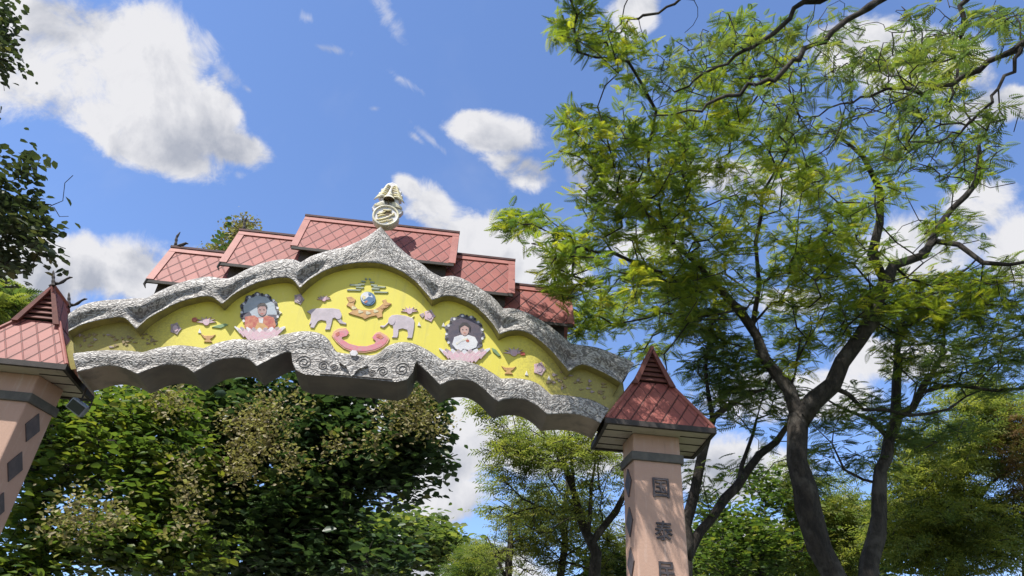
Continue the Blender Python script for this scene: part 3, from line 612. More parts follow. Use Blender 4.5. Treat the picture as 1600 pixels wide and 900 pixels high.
for (cx0, cy0, w, h, dy) in ((158, 532, 42, 10, 0.0), (222, 530, 24, 9, 0), (905, 600, 44, 12, .28), (868, 602, 12, 9, .1)):   # worn floral reliefs near both ends
    rs = random.Random(int(cx0))
    for k in range(int(w*.62)):
        u, v = cx0+rs.uniform(-w, w), cy0+rs.uniform(-h, h); v += (u-cx0)*dy
        poly_at(ell(u, v, rs.uniform(1.5, 4.2), rs.uniform(1, 2.8), 7, wob=.35, k=3), -.02-.01*rs.random(), 0, 'faded' if rs.random() < .75 else 'lilac', 'worn_relief', bevel=0)

# --- tiered roofs
def roof(hw, ze, zr, inner, lab, right_finial=False):
    te, tr, tb = .02, .42, .82; b = MB(); sl_ = math.hypot(tr-te, zr-ze)
    rngs = [(-hw, hw)] if inner is None else [(-hw, -inner), (inner, hw)]
    nF = np.array([0, -(zr-ze), (tr-te)]); nF = nF/np.linalg.norm(nF)*.03; nB = np.array([0, (zr-ze), (tr-te)]); nB = nB/np.linalg.norm(nB)*.03
    ob = []
    for (a, c) in rngs:
        b = MB()
        b.slab([(a, te, ze), (c, te, ze), (c, tr, zr), (a, tr, zr)], nF, [(a, 0), (c, 0), (c, sl_), (a, sl_)])
        b.slab([(c, tb, ze), (a, tb, ze), (a, tr, zr), (c, tr, zr)], nB, [(c, 0), (a, 0), (a, sl_), (c, sl_)])
        rf = b.build('roof', M['tiles'], gate); rf['label'] = lab if len(rngs) == 1 else (lab+(' left of the peak' if a < 0 else ' right of the peak'))
        for e_, d in ((a, 1), (c, -1)):
            if inner is not None and abs(abs(e_)-inner) < 1e-6: continue
            for (ty, sgn) in ((te, -1), (tb, 1)):
                b = MB(); n_ = np.array([0, sgn*(zr-ze), (tr-te)]); n_ /= np.linalg.norm(n_); o_ = n_*.018
                q = [np.array((e_-d*.015, ty, ze))+o_, np.array((e_+d*.10, ty, ze))+o_, np.array((e_+d*.10, tr, zr))+o_, np.array((e_-d*.015, tr, zr))+o_]
                b.slab(q, n_*.05); b.build('rake_flashing', M['trim'], rf)
        up = np.array([0, tr-te, zr-ze]); up /= np.linalg.norm(up)
        for sgn in (-1, 1):
            b = MB(); n_ = np.array([0, sgn*(zr-ze), (tr-te)]); n_ /= np.linalg.norm(n_); o_ = n_*.022; dn = np.array([0, sgn*(tr-te), -(zr-ze)]); dn /= np.linalg.norm(dn)
            q0 = np.array((a-.01, tr, zr))+o_; q1 = np.array((c+.01, tr, zr))+o_
            b.slab([q0+dn*.11, q1+dn*.11, q1, q0], n_*.03); b.build('ridge_flashing', M['trim'], rf)
        b = MB(); b.box((a-.02, tr-.035, zr+.012), (c+.02, tr+.035, zr+.05)); b.build('ridge_tile', M['ridge'], rf)
        b = MB(); b.box((a+.01, te-.012, ze-.055), (c-.01, te+.022, ze-.004)); b.build('fascia', M['darkwood'], rf)
        b = MB(); b.box((a+.01, tb-.022, ze-.055), (c-.01, tb+.012, ze-.004)); b.build('fascia', M['darkwood'], rf)
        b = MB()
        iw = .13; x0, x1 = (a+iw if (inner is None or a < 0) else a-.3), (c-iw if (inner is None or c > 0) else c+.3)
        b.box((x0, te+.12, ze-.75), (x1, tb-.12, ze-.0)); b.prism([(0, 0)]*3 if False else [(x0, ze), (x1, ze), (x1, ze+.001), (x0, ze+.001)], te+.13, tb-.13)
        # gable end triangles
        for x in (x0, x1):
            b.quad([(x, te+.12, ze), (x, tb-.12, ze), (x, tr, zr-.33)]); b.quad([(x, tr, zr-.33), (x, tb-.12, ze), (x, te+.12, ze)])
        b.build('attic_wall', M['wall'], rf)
        ob.append(rf)
    return ob
r1 = roof(1.34, 7.12+Z, 8.05+Z, None, 'highest red tiled roof tier at the centre')
r2 = roof(2.36, 6.65+Z, 7.58+Z, 1.20, 'middle red tiled roof tier')
r3 = roof(3.35, 6.19+Z, 7.08+Z, 2.20, 'lowest red tiled roof tier')
def spike(par, s, z, h, mm='darkwood'):
    b = MB(); k = 8; b.tube([(s+.012*math.sin(i*.9), .42, z+h*i/k) for i in range(k+1)], [.028, .02, .027, .02, .026, .018, .022, .014, .006], 6)
    b.build('finial', M[mm], par)
spike(r3[0], -3.33, 7.1+Z, .34); spike(r2[0], -2.33, 7.6+Z, .32)
b = MB(); b.tube([(-3.30, .42, 7.12+Z), (-3.22, .40, 7.15+Z), (-3.15, .40, 7.21+Z), (-3.11, .4, 7.2+Z)], [.03, .035, .022, .008], 6); b.build('finial', M['darkwood'], r3[0])
for rr_, s, z in ((r3[0], -3.35, 6.15), (r2[0], -2.36, 6.61)):
    b = MB(); b.tube([(s+.01, .02, z+Z+.04), (s-.01, .02, z+Z-.05), (s+.03, .02, z+Z-.12)], [.025, .02, .006], 6); b.build('drip_hook', M['darkwood'], rr_)
# stepped ledge stones seen on the left hump
# --- gilded crest on the peak
cs_, cz_ = .11, 7.58+Z
T0 = -.14
crest = MB(); 
def dsk(b, c, r, t0, t1, n=28, m=0, sx=1.0):
    b.prism([(c[0]+r*sx*math.cos(2*math.pi*i/n), c[1]+r*math.sin(2*math.pi*i/n)) for i in range(n)], t0, t1, m)
out = [(-.13,.30),(-.20,.34),(-.235,.42),(-.19,.44),(-.205,.50),(-.155,.52),(-.14,.58),(-.10,.61),(-.145,.66),(-.12,.70),(-.15,.75),(-.115,.78),(-.13,.84),(-.085,.86),(-.085,.92),(-.06,.98),(0.0,1.02),(.06,.98),(.09,.92),(.09,.86),(.13,.83),(.12,.77),(.155,.73),(.125,.69),(.15,.64),(.11,.60),(.15,.57),(.16,.51),(.205,.49),(.195,.43),(.235,.41),(.20,.33),(.13,.29)]
b = MB(); b.prism([(cs_+x*(1.15 if z < .6 else 1.4), cz_+z) for x, z in out][::-1], T0, T0+.10); crest = b.build('crest', M['ivory2'], gate, bevel=.012); crest['label'] = 'ivory and gold carved crest on the peak of the arch'
b = MB(); dsk(b, (cs_, cz_+.21), .225, T0-.06, T0+.07); cd = b.build('crest_disc', M['ivory2'], crest, bevel=.015)
b = MB(); b.tube([(cs_+.205*math.cos(a), T0-.07, cz_+.21+.205*math.sin(a)) for a in np.linspace(0, 2*math.pi, 33)], .018, 8, cap=False); b.build('crest_rim', M['ivory'], cd)
b = MB()
for (x0, z0, x1, z1, w) in ((-.14,.10,.13,.28,.018),(-.10,.06,.06,.14,.014),(-.15,.22,-.02,.30,.016),(-.06,.33,.08,.34,.015),(.0,.22,-.13,.16,.014),(.03,.10,.12,.16,.012),(.07,.06,.15,.12,.012),(.06,.24,.15,.24,.012),(-.12,.28,-.05,.21,.012)):
    m_ = ((x0+x1)/2+(z1-z0)*.25, (z0+z1)/2-(x1-x0)*.25); pts = []
    for i in range(9):
        f = i/8; q = ((1-f)**2*x0+2*f*(1-f)*m_[0]+f*f*x1, (1-f)**2*z0+2*f*(1-f)*m_[1]+f*f*z1); pts.append((cs_+q[0], T0-.068, cz_+q[1]))
    b.tube(pts, [w*(.5+.7*math.sin(math.pi*(i+.5)/9)) for i in range(9)], 6)
b.build('crest_scroll', M['goldy'], cd, smooth=True)
b = MB(); dsk(b, (cs_+.01, cz_+.27), .05, T0-.064, T0-.0605, 16, sx=1.7); b.build('crest_hollow', M['hollow'], cd)
for sg in (-1, 1):                                             # swept leaf-like rays of the mandorla, then the lower fan
    for i in range(7):
        z0 = cz_+.62+.040*i; x0 = cs_+sg*.015; L = .235-.022*i
        b = MB(); b.tube([(x0, T0-.012, z0+.035), (x0+sg*L*.5, T0-.04, z0+.045), (x0+sg*L*.85, T0-.022, z0-.005), (x0+sg*L*1.05, T0-.006, z0-.05)], [.014, .025, .02, .006], 6); b.build('crest_ray', M['goldy' if i % 2 else 'ivory'], crest, smooth=True)
    for i in range(6):
        a = R(5+i*14); x0, z0 = cs_+sg*.05, cz_+.44
        b = MB(); b.tube([(x0, T0-.015, z0), (x0+sg*.10*math.cos(a), T0-.03, z0+.10*math.sin(a)+.01), (x0+sg*.20*math.cos(a), T0-.01, z0+.12*math.sin(a)-.02)], [.01, .02, .006], 6); b.build('crest_ray', M['ivory'], crest, smooth=True)
b = MB()                                                      # tiered parasol with dark mouth
n = 16
def lathe(b, prof, cx, cy, n=18, m=0):
    base = len(b.v)
    for r_, z in prof:
        for q in range(n): b.v.append((cx+r_*math.cos(2*math.pi*q/n), cy+r_*math.sin(2*math.pi*q/n), z))
    for i in range(len(prof)-1):
        for q in range(n):
            q2 = (q+1) % n; b.f.append((base+i*n+q, base+i*n+q2, base+(i+1)*n+q2, base+(i+1)*n+q)); b.uv.append([(0, 0)]*4); b.mi.append(m)
z0 = cz_+.56
lathe(b, [(.0, z0+.03), (.095, z0+.02), (.10, z0), (.085, z0+.05), (.065, z0+.075), (.07, z0+.08), (.05, z0+.13), (.038, z0+.15), (.042, z0+.16), (.024, z0+.22), (.012, z0+.27), (0.001, z0+.34)], cs_, T0-.05)
b.build('crest_parasol', M['ivory'], crest, smooth=True)
b = MB(); lathe(b, [(.0, z0+.028), (.085, z0+.012), (.09, z0-.006)], cs_, T0-.05); b.tube([(cs_, T0-.05, z0+.03), (cs_, T0-.05, z0-.10)], .012, 6); b.build('crest_hollow', M['hollow'], crest)

# --- flood lamp hung under the left end
fs, fz = onplane(123, 636, .25)
fl = empty('floodlight', G(fs, .25, fz), YAW, 'small grey floodlight hanging under the left end of the arch', 'floodlight')
b = MB(); b.box((-.13, -.07, -.09), (.13, .05, .08)); bd = b.build('housing', M['lampgrey'], fl, bevel=.015); bd.rotation_euler = (R(25), R(28), R(12))
b = MB(); b.box((-.11, -.078, -.07), (.11, -.071, .06)); b.build('lens', M['glass'], bd)
b = MB(); b.tube([(-.15, 0, 0), (-.15, 0, .12), (.15, 0, .12), (.15, 0, 0)], .012, 6); b.tube([(0, 0, .12), (0.02, -.05, .34)], .014, 6); b.build('bracket', M['darkwood'], fl)

# ------------------------------------------------------------------ trees
def np_mesh(name, V, F, mats, parent, tint=None, smooth=False, k=4):
    me = bpy.data.meshes.new(name); V = np.asarray(V, np.float32); F = np.asarray(F, np.int32)
    me.vertices.add(len(V)); me.vertices.foreach_set('co', V.ravel()); me.loops.add(F.size); me.loops.foreach_set('vertex_index', F.ravel())
    me.polygons.add(len(F)); me.polygons.foreach_set('loop_start', np.arange(0, F.size, k, dtype=np.int32)); me.polygons.foreach_set('loop_total', np.full(len(F), k, np.int32))
    me.materials.append(mats); me.update(calc_edges=True)
    if tint is not None:
        at_ = me.attributes.new('tint', 'FLOAT', 'FACE'); at_.data.foreach_set('value', np.asarray(tint, np.float32))
    if smooth: me.polygons.foreach_set('use_smooth', np.ones(len(F), bool))
    o = bpy.data.objects.new(name, me); COL.objects.link(o)
    if parent: o.parent = parent
    return o
def tmpl_frond(npair=8, L=1.0, pl=.32, pw=.066):
    """bipinnate leaf: arched stalk with opposite feathery pinnae"""
    V, F = [], []
    for i in range(npair):
        f = .18+.82*i/(npair-1); x = f*L; z = -.28*f*f*L; w = pl*math.sin(math.pi*(.22+.68*f))
        for sg in (-1, 1):
            a = R(58-22*f); dx, dy = math.cos(a)*w, math.sin(a)*w*sg; k = len(V)
            V += [(x-pw*.5, 0, z), (x+dx*.5-pw, dy*.5, z-.02), (x+dx, dy, z-.10*w/pl), (x+dx*.5+pw*.7, dy*.5, z-.02)]; F.append((k, k+1, k+2, k+3))
    k = len(V); V += [(0, -.012, 0), (0, .012, 0), (L*.95, .006, -.27*L), (L*.95, -.006, -.27*L)]; F.append((k, k+1, k+2, k+3))
    return np.array(V), np.array(F)
def tmpl_broad():
    V = [(0, 0, 0), (.35, -.30, .07), (.75, -.22, .03), (1, 0, -.10), (.75, .22, .03), (.35, .30, .07)]
    F = [(0, 1, 2, 3), (0, 3, 4, 5)]; return np.array(V), np.array(F)
def tmpl_spray(n=9, seed=3):
    """short twig with small leaves on both sides"""
    r_ = np.random.default_rng(seed); V, F = [], []
    for i in range(n):
        x = .1+.9*i/n; sg = 1 if i % 2 else -1; a = R(50+r_.uniform(-15, 15)); l = .36; w = .13; dx, dy = math.cos(a)*l, math.sin(a)*l*sg; z = r_.uniform(-.06, .06)-.15*x*x; k = len(V)
        V += [(x, 0, z), (x+dx*.5-dy*w*.9*sg, dy*.5+dx*w*sg, z+.02), (x+dx, dy, z-.07), (x+dx*.5+dy*w*.9*sg, dy*.5-dx*w*sg, z+.02)]; F.append((k, k+1, k+2, k+3))
    return np.array(V), np.array(F)
TM = dict(frond=tmpl_frond(), broad=tmpl_broad(), spray=tmpl_spray())
def scatter(tm, pos, yaw, pitch, roll, size, rs):
    V, F = TM[tm]; n = len(pos); cy, sy, cp, sp, cr_, sr = np.cos(yaw), np.sin(yaw), np.cos(pitch), np.sin(pitch), np.cos(roll), np.sin(roll)
    X = V[None, :, 0]*size[:, None]; Y = V[None, :, 1]*size[:, None]; Zl = V[None, :, 2]*size[:, None]
    y1 = Y*cr_[:, None]-Zl*sr[:, None]; z1 = Y*sr[:, None]+Zl*cr_[:, None]
    x2 = X*cp[:, None]-z1*sp[:, None]; z2 = X*sp[:, None]+z1*cp[:, None]
    x3 = x2*cy[:, None]-y1*sy[:, None]; y3 = x2*sy[:, None]+y1*cy[:, None]
    W_ = np.stack([x3, y3, z2], 2)+pos[:, None, :]
    FF = (F[None]+(np.arange(n)*len(V))[:, None, None]).reshape(-1, 4); return W_.reshape(-1, 3), FF, len(F)
def grow(seeds, targets, rs, step=.45, wig=.12, jit=.03):
    """connect every foliage cluster to the nearest living wood, nearest first; seeds: list of (polyline, radii)"""
    pos, par, rad0 = [], [], []
    for pl_, ra, attach in seeds:
        pl_ = np.array(pl_, float); prev = attach
        if attach == 'near' and pos:
            A = np.array(pos); prev = int(np.argmin(((A-pl_[0])**2).sum(1)))
        elif attach == 'near': prev = -1
        for i in range(len(pl_)-1):
            n = max(1, int(np.linalg.norm(pl_[i+1]-pl_[i])/step))
            for k in range(n+(1 if i == len(pl_)-2 else 0)):
                f = k/n; p = pl_[i]*(1-f)+pl_[i+1]*f
                w = rs.normal(0, .035, 3) if len(pos) else 0
                pos.append(p+w); par.append(prev); rad0.append((ra[i]*(1-f)+ra[i+1]*f)*(1+.09*rs.normal())); prev = len(pos)-1
    nseed = len(pos); ends = []
    A = np.array(pos); T = np.array(targets); left = list(range(len(T)))
    dmin = np.array([((A-t)**2).sum(1).min() for t in T]); order = np.argsort(dmin)
    PA = np.zeros((len(pos)+len(T)*14, 3)); PA[:len(pos)] = A; cnt = len(pos)
    dist_root = np.zeros(len(PA)); 
    for i in range(cnt): dist_root[i] = 0 if par[i] < 0 else dist_root[par[i]]+np.linalg.norm(PA[i]-PA[par[i]])
    for ti in order:
        t = T[ti]; d = np.sqrt(((PA[:cnt]-t)**2).sum(1)); c = d+.12*dist_root[:cnt]+np.where(PA[:cnt, 2] > t[2]+.2, .7*(PA[:cnt, 2]-t[2]), 0)
        j = int(np.argmin(c)); a = PA[j].copy(); L = d[j]; n = int(min(14, max(1, round(L/step))))
        mid = (a+t)/2+rs.normal(0, 1, 3)*wig*L+np.array([0, 0, .10*L])
        prev = j
        for k in range(1, n+1):
            f = k/n; q = (1-f)**2*a+2*f*(1-f)*mid+f*f*t
            if k < n: q = q+rs.normal(0, jit, 3)*min(1, L)
            if cnt >= len(PA): break
            PA[cnt] = q; par.append(prev); rad0.append(0.0); dist_root[cnt] = dist_root[prev]+np.linalg.norm(q-PA[prev]); prev = cnt; cnt += 1
        ends.append((prev, ti))
    return PA[:cnt], np.array(par), np.array(rad0), nseed, ends
def wood(name, PA, par, rad0, parent, material, tip=.008, expo=2.5, sides=7, maxr=.12):
    n = len(PA); acc = np.zeros(n); ch = [[] for _ in range(n)]
    for i in range(n):
        if par[i] >= 0: ch[par[i]].append(i)
    r = np.zeros(n); order = list(range(n))[::-1]
    for i in order:                                            # children always come later
        r[i] = max(tip, (acc[i])**(1/expo) if acc[i] > 0 else tip); r[i] = min(r[i], maxr)
        if rad0[i] > 0: r[i] = rad0[i]
        if par[i] >= 0: acc[par[i]] += (r[i]*.97)**expo if rad0[i] == 0 else 0
    V, F = [], []; base = 0; seen = np.zeros(n, bool)
    starts = [i for i in range(n) if par[i] < 0]; stack = [(s_, -1) for s_ in starts]; ang = np.linspace(0, 2*math.pi, sides, endpoint=False)
    while stack:
        i, frm = stack.pop(); chain = ([frm] if frm >= 0 else [])+[i]
        while ch[i]:
            cs = sorted(ch[i], key=lambda q: -r[q]); 
            for q in cs[1:]: stack.append((q, i))
            i = cs[0]; chain.append(i)
        pts = PA[chain]; rr = r[chain].copy()
        if frm >= 0: rr[0] = min(rr[0], rr[1]*1.15)
        if len(pts) < 2: continue
        ref = np.array([.3, .9, .1])
        k = 4 if rr.max() < .02 else (5 if rr.max() < .04 else sides); an = ang if k == sides else np.linspace(0, 2*math.pi, k, endpoint=False)
        for q in range(len(pts)):
            t = pts[min(q+1, len(pts)-1)]-pts[max(q-1, 0)]; t = t/(np.linalg.norm(t)+1e-9); a = np.cross(t, ref); a /= np.linalg.norm(a)+1e-9; ref = np.cross(a, t)
            V.append(pts[q]+rr[q]*(np.cos(an)[:, None]*a+np.sin(an)[:, None]*ref))
        for q in range(len(pts)-1):
            for z in range(k):
                z2 = (z+1) % k; F.append((base+q*k+z, base+q*k+z2, base+(q+1)*k+z2, base+(q+1)*k+z))
        base += len(pts)*k
    return np_mesh(name, np.concatenate(V), F, material, parent, smooth=True)
def tree(name, label, cat, limbs, blobs, leaf, lmat, bark='bark', size=(.35, .5), per=7, spread=.35, group=None, extra=None, seed=1, step=.45, wig=.12, tip=.008, holes=0.0, pitch=(-.35, .35), tintbias=0.0, maxr=.12, part='crown', bare=(), jit=.02):
    """limbs: [(points, radii)], the first starts on the ground; points (u,v,dist) or ('w',x,y,z)"""
    rs = np.random.default_rng(seed)
    cv = lambda p: np.array(p[1:], float) if p[0] == 'w' else P(*p)
    seeds = []
    for i, (pts, ra) in enumerate(limbs): seeds.append(([cv(p) for p in pts], ra, 'near' if i else -1))
    base = seeds[0][0][0]; root = empty(name, (base[0], base[1], 0), 0, label, cat, group); o0 = np.array([base[0], base[1], 0.0])
    T, TB = [], []; nl = None
    for bi, (u, v, y, ru, rv, ry, n) in enumerate(list(blobs)+list(bare)):
        if bi == len(blobs): nl = len(T)
        k = 0
        while k < n:
            a = rs.normal(0, 1, 3); a /= np.linalg.norm(a); a *= rs.random()**.45
            p = P(u+a[0]*ru, v+a[1]*rv, max(2.5, y+a[2]*ry))
            if p[2] < .8: k += 1; continue
            if holes:
                h = math.sin(p[0]*2.1+1.3*seed)+math.sin(p[1]*1.7+seed)+math.sin(p[2]*2.4+2.0*seed)
                if h < -1.5+holes*2 and rs.random() < .85: k += .34; continue
            T.append(p); k += 1
    T = np.array(T)
    PA, par, rad0, ns, ends = grow(seeds, T, rs, step, wig, jit)
    wood('trunk', PA-o0, par, rad0, root, M[bark], tip=tip, maxr=maxr)
    pos, pit, yaw, rol, siz, tin = [], [], [], [], [], []
    for (node, ti) in ends:
        if nl is not None and ti >= nl: continue
        p = PA[node]; pp = PA[par[node]] if par[node] >= 0 else p; m = rs.poisson(per)+1; d = p-pp; y0 = math.atan2(d[1], d[0]); ct = rs.normal(0, .2)
        for k in range(m):
            f = rs.random(); q = pp*(1-f)*.7+p*(1-(1-f)*.7)+rs.normal(0, spread*.4, 3)*np.array([1, 1, .6])
            if leaf == 'frond' or leaf == 'spray': yy = y0+rs.normal(0, 1.3); q = q
            else: yy = rs.uniform(0, 2*math.pi); q = q+rs.normal(0, spread*.5, 3)
            pos.append(q); yaw.append(yy); pit.append(rs.uniform(*pitch)); rol.append(rs.normal(0, .45)); siz.append(rs.uniform(*size)); tin.append(ct+rs.normal(.48+tintbias, .22))
    pos = np.array(pos); Vv, FF, nf = scatter(leaf, pos-o0, np.array(yaw), np.array(pit), np.array(rol), np.array(siz), rs)
    np_mesh(part, Vv, FF, LM[lmat], root, tint=np.repeat(np.clip(tin, 0, 1), nf))
    if extra:                                                  # flower heads: dense fine clumps
        V2, F2, t2 = [], [], []
        pos, siz = [], []
        for (u, v, y, ru, rv, ry, n) in extra:
            for _ in range(n):
                a = np.clip(rs.normal(0, .85, 3), -1.8, 1.8); c = P(u+a[0]*ru, v+a[1]*rv, y+a[2]*ry)
                m = 46
                pos.append(c+rs.normal(0, .15, (m, 3))*np.array([1, 1, 1.2]))
        pos = np.concatenate(pos); n = len(pos)
        Vv, FF, nf = scatter('broad', pos-o0, rs.uniform(0, 6.28, n), rs.uniform(-.6, 1.0, n), rs.normal(0, .8, n), rs.uniform(.06, .12, n), rs)
        np_mesh('flower_clusters', Vv, FF, LM['tan'], root, tint=np.repeat(rs.random(n), nf))
    return root

# the big feathery tree to the right of the gateway
tree('flame_tree', 'tall feathery leaved tree with dark twisting limbs right of the right pillar', 'tree', [
  ([('w', 7.45, 12.6, 0), (1300,900,12.6), (1262,800,12.5), (1243,720,12.4), (1250,655,12.3)], [.30, .235, .21, .195, .18]),
  ([(1250,655,12.3), (1300,600,12.1), (1345,530,11.9), (1385,440,11.6), (1400,415,11.5), (1440,395,11.4), (1470,350,11.2), (1530,282,10.8), (1528,200,10.4)], [.17,.16,.15,.13,.11,.09,.07,.05,.02]),
  ([(1385,440,11.6), (1360,400,11.4), (1372,350,11.2), (1372,300,10.9), (1350,245,10.4), (1300,200,9.6)], [.10,.085,.075,.06,.045,.02]),
  ([(1440,395,11.4), (1460,380,11.3), (1500,384,11), (1535,408,10.8), (1580,415,10.5), (1640,400,10)], [.07,.06,.05,.05,.04,.02]),
  ([(1248,650,12.3), (1235,610,12.4), (1200,560,12.4), (1160,490,12.2), (1120,450,12), (1075,400,10.8), (1010,330,9.6)], [.13,.12,.105,.09,.07,.045,.02]),
  ([(1175,505,12.3), (1185,450,12), (1180,380,11.5), (1190,300,10.8), (1230,230,10)], [.06,.05,.045,.035,.015]),
  ([(1130,455,12), (1060,440,11.4), (980,400,10.2), (900,385,9.2), (830,350,8.9)], [.05,.045,.035,.025,.012]),
  ([(1300,600,12.1), (1350,640,12.6), (1450,650,12.8), (1560,600,13)], [.05,.04,.03,.012]),
 ], [(940,420,9.6,90,70,1.4,80),(820,345,9.2,42,22,.5,16),(885,385,8.8,60,40,.6,13),(920,215,8.8,60,60,.9,44),(960,300,9.6,75,60,1.4,60),(950,70,7.9,60,70,1.0,44),(900,40,7.6,40,50,.8,22),(960,-70,7.5,110,50,.9,55),(880,-60,7.4,50,40,.6,16),(1060,200,9.8,100,110,2,120),(1080,340,11,110,90,2,120),(1060,470,12,120,60,2,95),
     (1200,250,10.4,100,110,2,105),(1220,400,11.6,110,80,2,105),(1300,340,11.2,90,80,1.8,75),(1330,480,12.2,120,60,2,70),(1450,470,12,110,60,1.8,70),(1480,360,11,60,50,1.2,30),(1560,430,11.6,60,50,1.2,24),(1180,100,9,110,80,1.4,70),
     (920,500,12.4,70,45,1.2,55),(1000,560,12.8,60,40,1.2,16),(1400,250,10.2,90,70,1.6,26),(1450,560,12.8,110,50,1.6,46),(1500,470,11.8,110,60,1.4,60),(1350,400,11.6,90,60,1.6,50),(1100,420,11.4,120,70,1.8,60),(1250,520,12.6,110,50,1.6,50),(1420,120,9.6,110,80,1.2,44),(1520,250,10,60,50,1,16),(1180,560,12.8,100,50,1.6,26)],
 'frond', 'feather', size=(.18, .31), per=7.8, spread=.24, seed=11, step=.4, wig=.2, tip=.009, holes=.5, maxr=.07)
# second leaning tree behind the right pillar
tree('leaning_tree', 'leaning tree with a forked bare trunk just behind the right pillar', 'tree', [
  ([('w', 3.9, 13.4, 0), (1062,930,13.4), (1068,880,13.4)], [.20,.16,.15]),
  ([(1068,880,13.4), (1110,805,13.5), (1165,735,13.6), (1215,690,13.6), (1262,640,13.4)], [.11,.10,.085,.065,.03]),
  ([(1068,880,13.4), (1078,790,13.4), (1095,700,13.2), (1110,655,13.1), (1170,620,13), (1215,585,12.9)], [.12,.105,.09,.07,.045,.02]),
  ([(1110,655,13.1), (1105,600,13), (1108,520,12.8), (1120,460,12.6)], [.05,.04,.03,.015]),
  ([(1150,755,13.6), (1175,680,13.8), (1190,620,13.8)], [.05,.035,.015]),
 ], [(1110,560,13,70,60,1.2,50),(1190,600,13.2,80,50,1.2,34),(1130,640,13.4,90,50,1.2,22),(1240,700,14,80,60,1.4,16),(1100,760,14,60,60,1,10),(1080,480,12.8,70,50,1.2,34)],
 'frond', 'featherdark', size=(.26, .42), per=5, spread=.26, seed=12, step=.35, wig=.18, tip=.0075, holes=.2, maxr=.05)
# straighter grey tree to the right
tree('grey_trunk_tree', 'feathery tree with a straight grey trunk near the right edge', 'tree', [
  ([('w', 9.4, 13.4, 0), (1358,920,13.4), (1372,840,13.4), (1378,740,13.4), (1396,655,13.3), (1402,560,13.2)], [.21,.165,.14,.125,.11,.08]),
  ([(1396,655,13.3), (1432,640,13.2), (1442,600,13.1), (1470,560,13), (1480,480,12.6)], [.09,.08,.065,.045,.015]),
  ([(1402,560,13.2), (1408,520,13), (1470,460,12.6), (1530,400,12)], [.07,.06,.045,.015]),
  ([(1440,612,13.2), (1500,600,13), (1560,610,12.6), (1640,600,12)], [.05,.045,.04,.015]),
  ([(1390,680,13.4), (1330,640,13.4), (1280,620,13.2)], [.05,.035,.012]),
  ([(1378,760,13.4), (1320,730,13.6), (1270,660,13.6)], [.035,.025,.010]),
 ], [(1480,540,12.8,110,60,1.6,60),(1560,560,12.6,80,60,1.4,44),(1400,480,12.4,90,50,1.4,40),(1340,640,13.6,90,50,1.4,36),(1320,720,14,90,70,1.2,26),(1580,480,12,60,60,1,28),(1450,680,14,90,50,1.2,40)],
 'frond', 'featherdark', 'barkpale', size=(.18, .32), per=9, spread=.26, seed=13, step=.35, wig=.18, tip=.0075, holes=.2, maxr=.045)
# the tree over the road whose bare twigs hang in from the top right
tree('overhanging_tree', 'thinly leaved tree whose bare crooked branches hang in from the top right corner', 'tree', [
  ([('w', 10.2, 4.6, 0), ('w', 9.9, 4.8, 5.0), ('w', 8.6, 5.2, 8.2)], [.32,.26,.20]),
  ([('w', 8.6, 5.2, 8.2), (1700,-60,5.6), (1560,-90,6.0), (1400,-15,6.4), (1300,50,6.8), (1200,125,7.2), (1110,165,7.6), (1020,185,8)], [.14,.10,.08,.055,.045,.035,.022,.010]),
  ([('w', 8.6, 5.2, 8.2), (1700,20,5.8), (1600,68,6.2), (1540,100,6.5), (1490,132,6.8), (1440,143,7), (1390,135,7.2), (1330,160,7.6), (1250,190,8)], [.12,.075,.05,.042,.036,.03,.022,.015,.008]),
  ([(1400,-15,6.4), (1290,-10,6.7), (1240,15,7), (1215,45,7.2), (1190,62,7.4), (1130,98,7.7), (1070,130,8), (1020,155,8.2)], [.05,.045,.042,.036,.03,.024,.016,.008]),
  ([(1290,-10,6.7), (1100,-10,7.2), (1010,25,7.6), (960,50,7.9), (900,55,8.1)], [.035,.028,.022,.014,.007]),
  ([(1600,68,6.2), (1535,170,6.6), (1532,240,6.8), (1520,278,6.9)], [.03,.018,.013,.01]),
  ([(1580,-60,6.2), (1500,10,6.6), (1505,70,6.8), (1490,132,6.9), (1480,190,7)], [.045,.035,.026,.018,.008]),
 ], [(1500,40,6.6,110,60,1,46),(1400,100,7,120,80,1,40),(1300,70,7.4,100,70,1,34),(1250,170,7.9,110,60,1,28),(1480,180,7,100,70,.8,26),(1560,190,6.6,60,60,.6,9),(1150,60,7.8,90,50,.8,30),(1050,110,8.2,80,60,.8,22),(1380,220,7.6,90,60,.8,14),(1590,40,6.2,60,60,.6,16),(1450,260,7.4,80,50,.6,6)],
 'frond', 'featherdark', size=(.18, .32), per=3, spread=.2, seed=14, step=.14, wig=.42, jit=.006, tip=.0065, holes=.1, maxr=.022, pitch=(-.6, .2), tintbias=.15, bare=[(1480,200,6.9,120,90,.8,60),(1300,170,7.5,130,90,.9,60),(1420,60,6.9,140,70,.9,40),(1180,110,7.8,110,70,.8,30),(1540,260,6.8,60,50,.4,10)])

